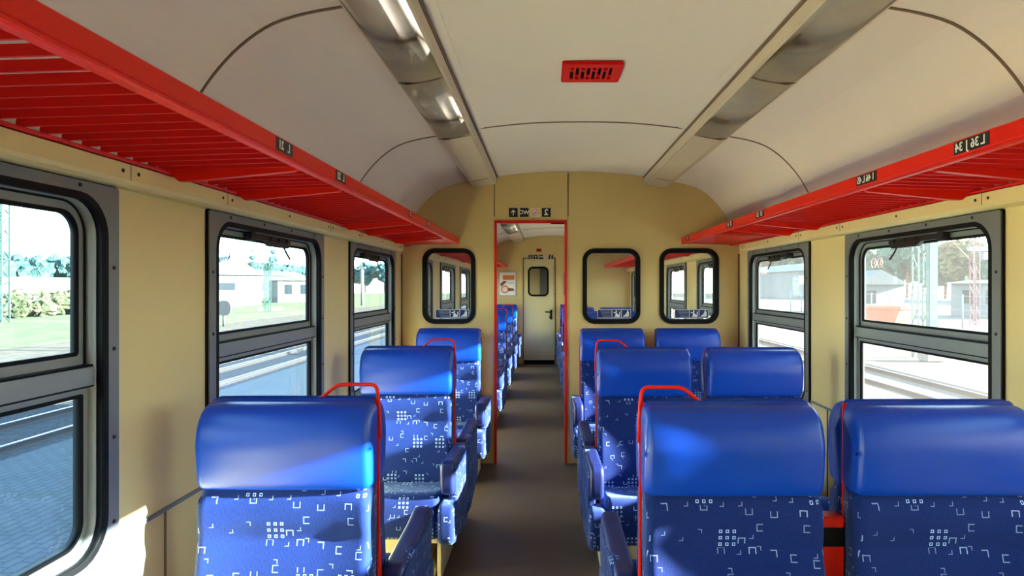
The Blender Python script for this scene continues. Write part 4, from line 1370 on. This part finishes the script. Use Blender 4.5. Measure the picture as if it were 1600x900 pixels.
# right side: wooded hill, fence, masts, house, container
rnd = random.Random(11)
for i in range(18):
    x_, y_ = 86 + rnd.uniform(-2, 2) + (i % 2) * 3, 96 + 9.8 * i
    tree(x_, y_, rnd.uniform(10.0, 12.5) * y_ / 125, 9.6, M['leafautumn'] if i % 3 == 1 else M['leafright'], ('autumn coloured tree on the wooded slope outside the right windows' if i % 3 == 1 else 'green tree on the wooded slope outside the right windows'), 200 + i,
         'autumn trees outside the right windows' if i % 3 == 1 else 'green trees outside the right windows')
X = 14.5; y = pos(1439, X)
lattice(X, y, 12, 0.42, M['mast'], 'green lattice mast in the nearest right window, left one of two', braces=18)
X = 14.2; y = pos(1456, X)
root = ob('sign_post', None, loc=(X, y, GZ), label='pale green steel post just right of the green lattice mast', cat='post')
ob('post', boxes('post', [(-0.16, 0.16, -0.12, 0.12, 0, 12)], M['mast'], 0.02), root)
ob('base', boxes('base', [(-0.35, 0.35, -0.3, 0.3, 0, 0.5)], M['kerb'], 0.03), root)
X = 30; y = pos(1523, X)
rt = lattice(X, y, 14, 0.42, M['mastred'], 'red and white lattice mast in the nearest right window', braces=20)
ob('cross_arm', boxes('cross_arm', [(-0.5, 0.9, -0.1, 0.1, 5.2, 5.5), (0.5, 0.9, -0.2, 0.2, 4.6, 5.1)], M['mastwhite']), rt)
# portal frame with crossed stays
X = 32; y = pos(1490, X)
pf = ob('portal_frame', None, loc=(X, y, GZ), label='thin white steel portal with red crossed stays in the nearest right window', cat='portal frame')
w_ = 3.4
ob('post', tube('post', [(-w_ / 2, 0, 0), (-w_ / 2, 0, 9.0)], 0.07, M['mastwhite'], 8), pf)
ob('post', tube('post', [(w_ / 2, 0, 0), (w_ / 2, 0, 9.0)], 0.07, M['mastwhite'], 8), pf)
ob('beam', tube('beam', [(-w_ / 2, 0, 8.9), (w_ / 2, 0, 8.9)], 0.06, M['mastwhite'], 8), pf)
ob('stay', tube('stay', [(-w_ / 2, 0, 4.4), (w_ / 2, 0, 7.9)], 0.035, M['mastred'], 6), pf)
ob('stay', tube('stay', [(-w_ / 2, 0.02, 7.9), (w_ / 2, 0.02, 4.4)], 0.035, M['mastred'], 6), pf)
# fence
fc = ob('mesh_fence', None, loc=(27, 0, GZ), label='pale wire fence on posts outside the right windows', cat='fence')
k = 0
for yy in range(28, 76, 3):
    ob('post', tube('post', [(0, yy, 0), (0, yy, 2.2)], 0.05, M['mastwhite'], 6), fc)
bm = bmesh.new()
for z in (0.3, 1.2, 2.1):
    tube_bm(bm, [(0, 28, z), (0, 74, z)], 0.025, 4)
ob('wire', to_mesh(bm, 'wire', M['mastwhite']), fc)
# container
X = 23.5; y = pos(1378, X)
ct = ob('skip_container', None, loc=(X, y, GZ), rotz=0.5, label='open orange skip container beyond the fence, lower left of the nearest right window', cat='container')
bm = bmesh.new()
vs = [bm.verts.new((sx_ * k_, sy_ * l_, z)) for z, k_, l_ in ((0.15, 0.9, 1.5), (1.25, 1.0, 2.0)) for sx_, sy_ in ((-1, -1), (1, -1), (1, 1), (-1, 1))]
for f in ((0, 1, 2, 3), (0, 1, 5, 4), (1, 2, 6, 5), (2, 3, 7, 6), (3, 0, 4, 7)):
    bm.faces.new([vs[i_] for i_ in f])
ob('tub', to_mesh(bm, 'tub', M['orangebox']), ct)
ob('rim', boxes('rim', [(-1.08, 1.08, -2.1, -1.98, 1.2, 1.34), (-1.08, 1.08, 1.98, 2.1, 1.2, 1.34), (-1.1, -0.98, -2.0, 2.0, 1.2, 1.34), (0.98, 1.1, -2.0, 2.0, 1.2, 1.34)], M['orangebox']), ct)
ob('skid', boxes('skid', [(-0.7, -0.5, -1.4, 1.4, 0, 0.16), (0.5, 0.7, -1.4, 1.4, 0, 0.16)], M['roof']), ct)
# house on the right
X = 34; y = pos(1356, X)
house('white_bungalow', X, y, 5, 5, 2.9, 1.5, M['plaster'], M['roof'], 'white bungalow with grey roof at the left of the nearest right window', [('y-', -1.8, -0.4, 1.0, 2.3), ('x-', -1.5, 0.2, 1.0, 2.3)])
X = 40; y = pos(1560, X)
house('site_cabin', X, y, 3.5, 8, 3.0, 0.3, M['plaster'], M['roof'], 'grey site cabin behind the red and white mast', [('x-', -2.5, -1.0, 1.2, 2.4), ('x-', 0.8, 2.2, 1.2, 2.4)])
X = 60; y = pos(1215, X)
house('tall_warehouse', X, y, 12, 60, 6.0, 2.0, M['plaster'], M['plastergreen'], 'pale blue green warehouse filling the right window beside the partition', [])
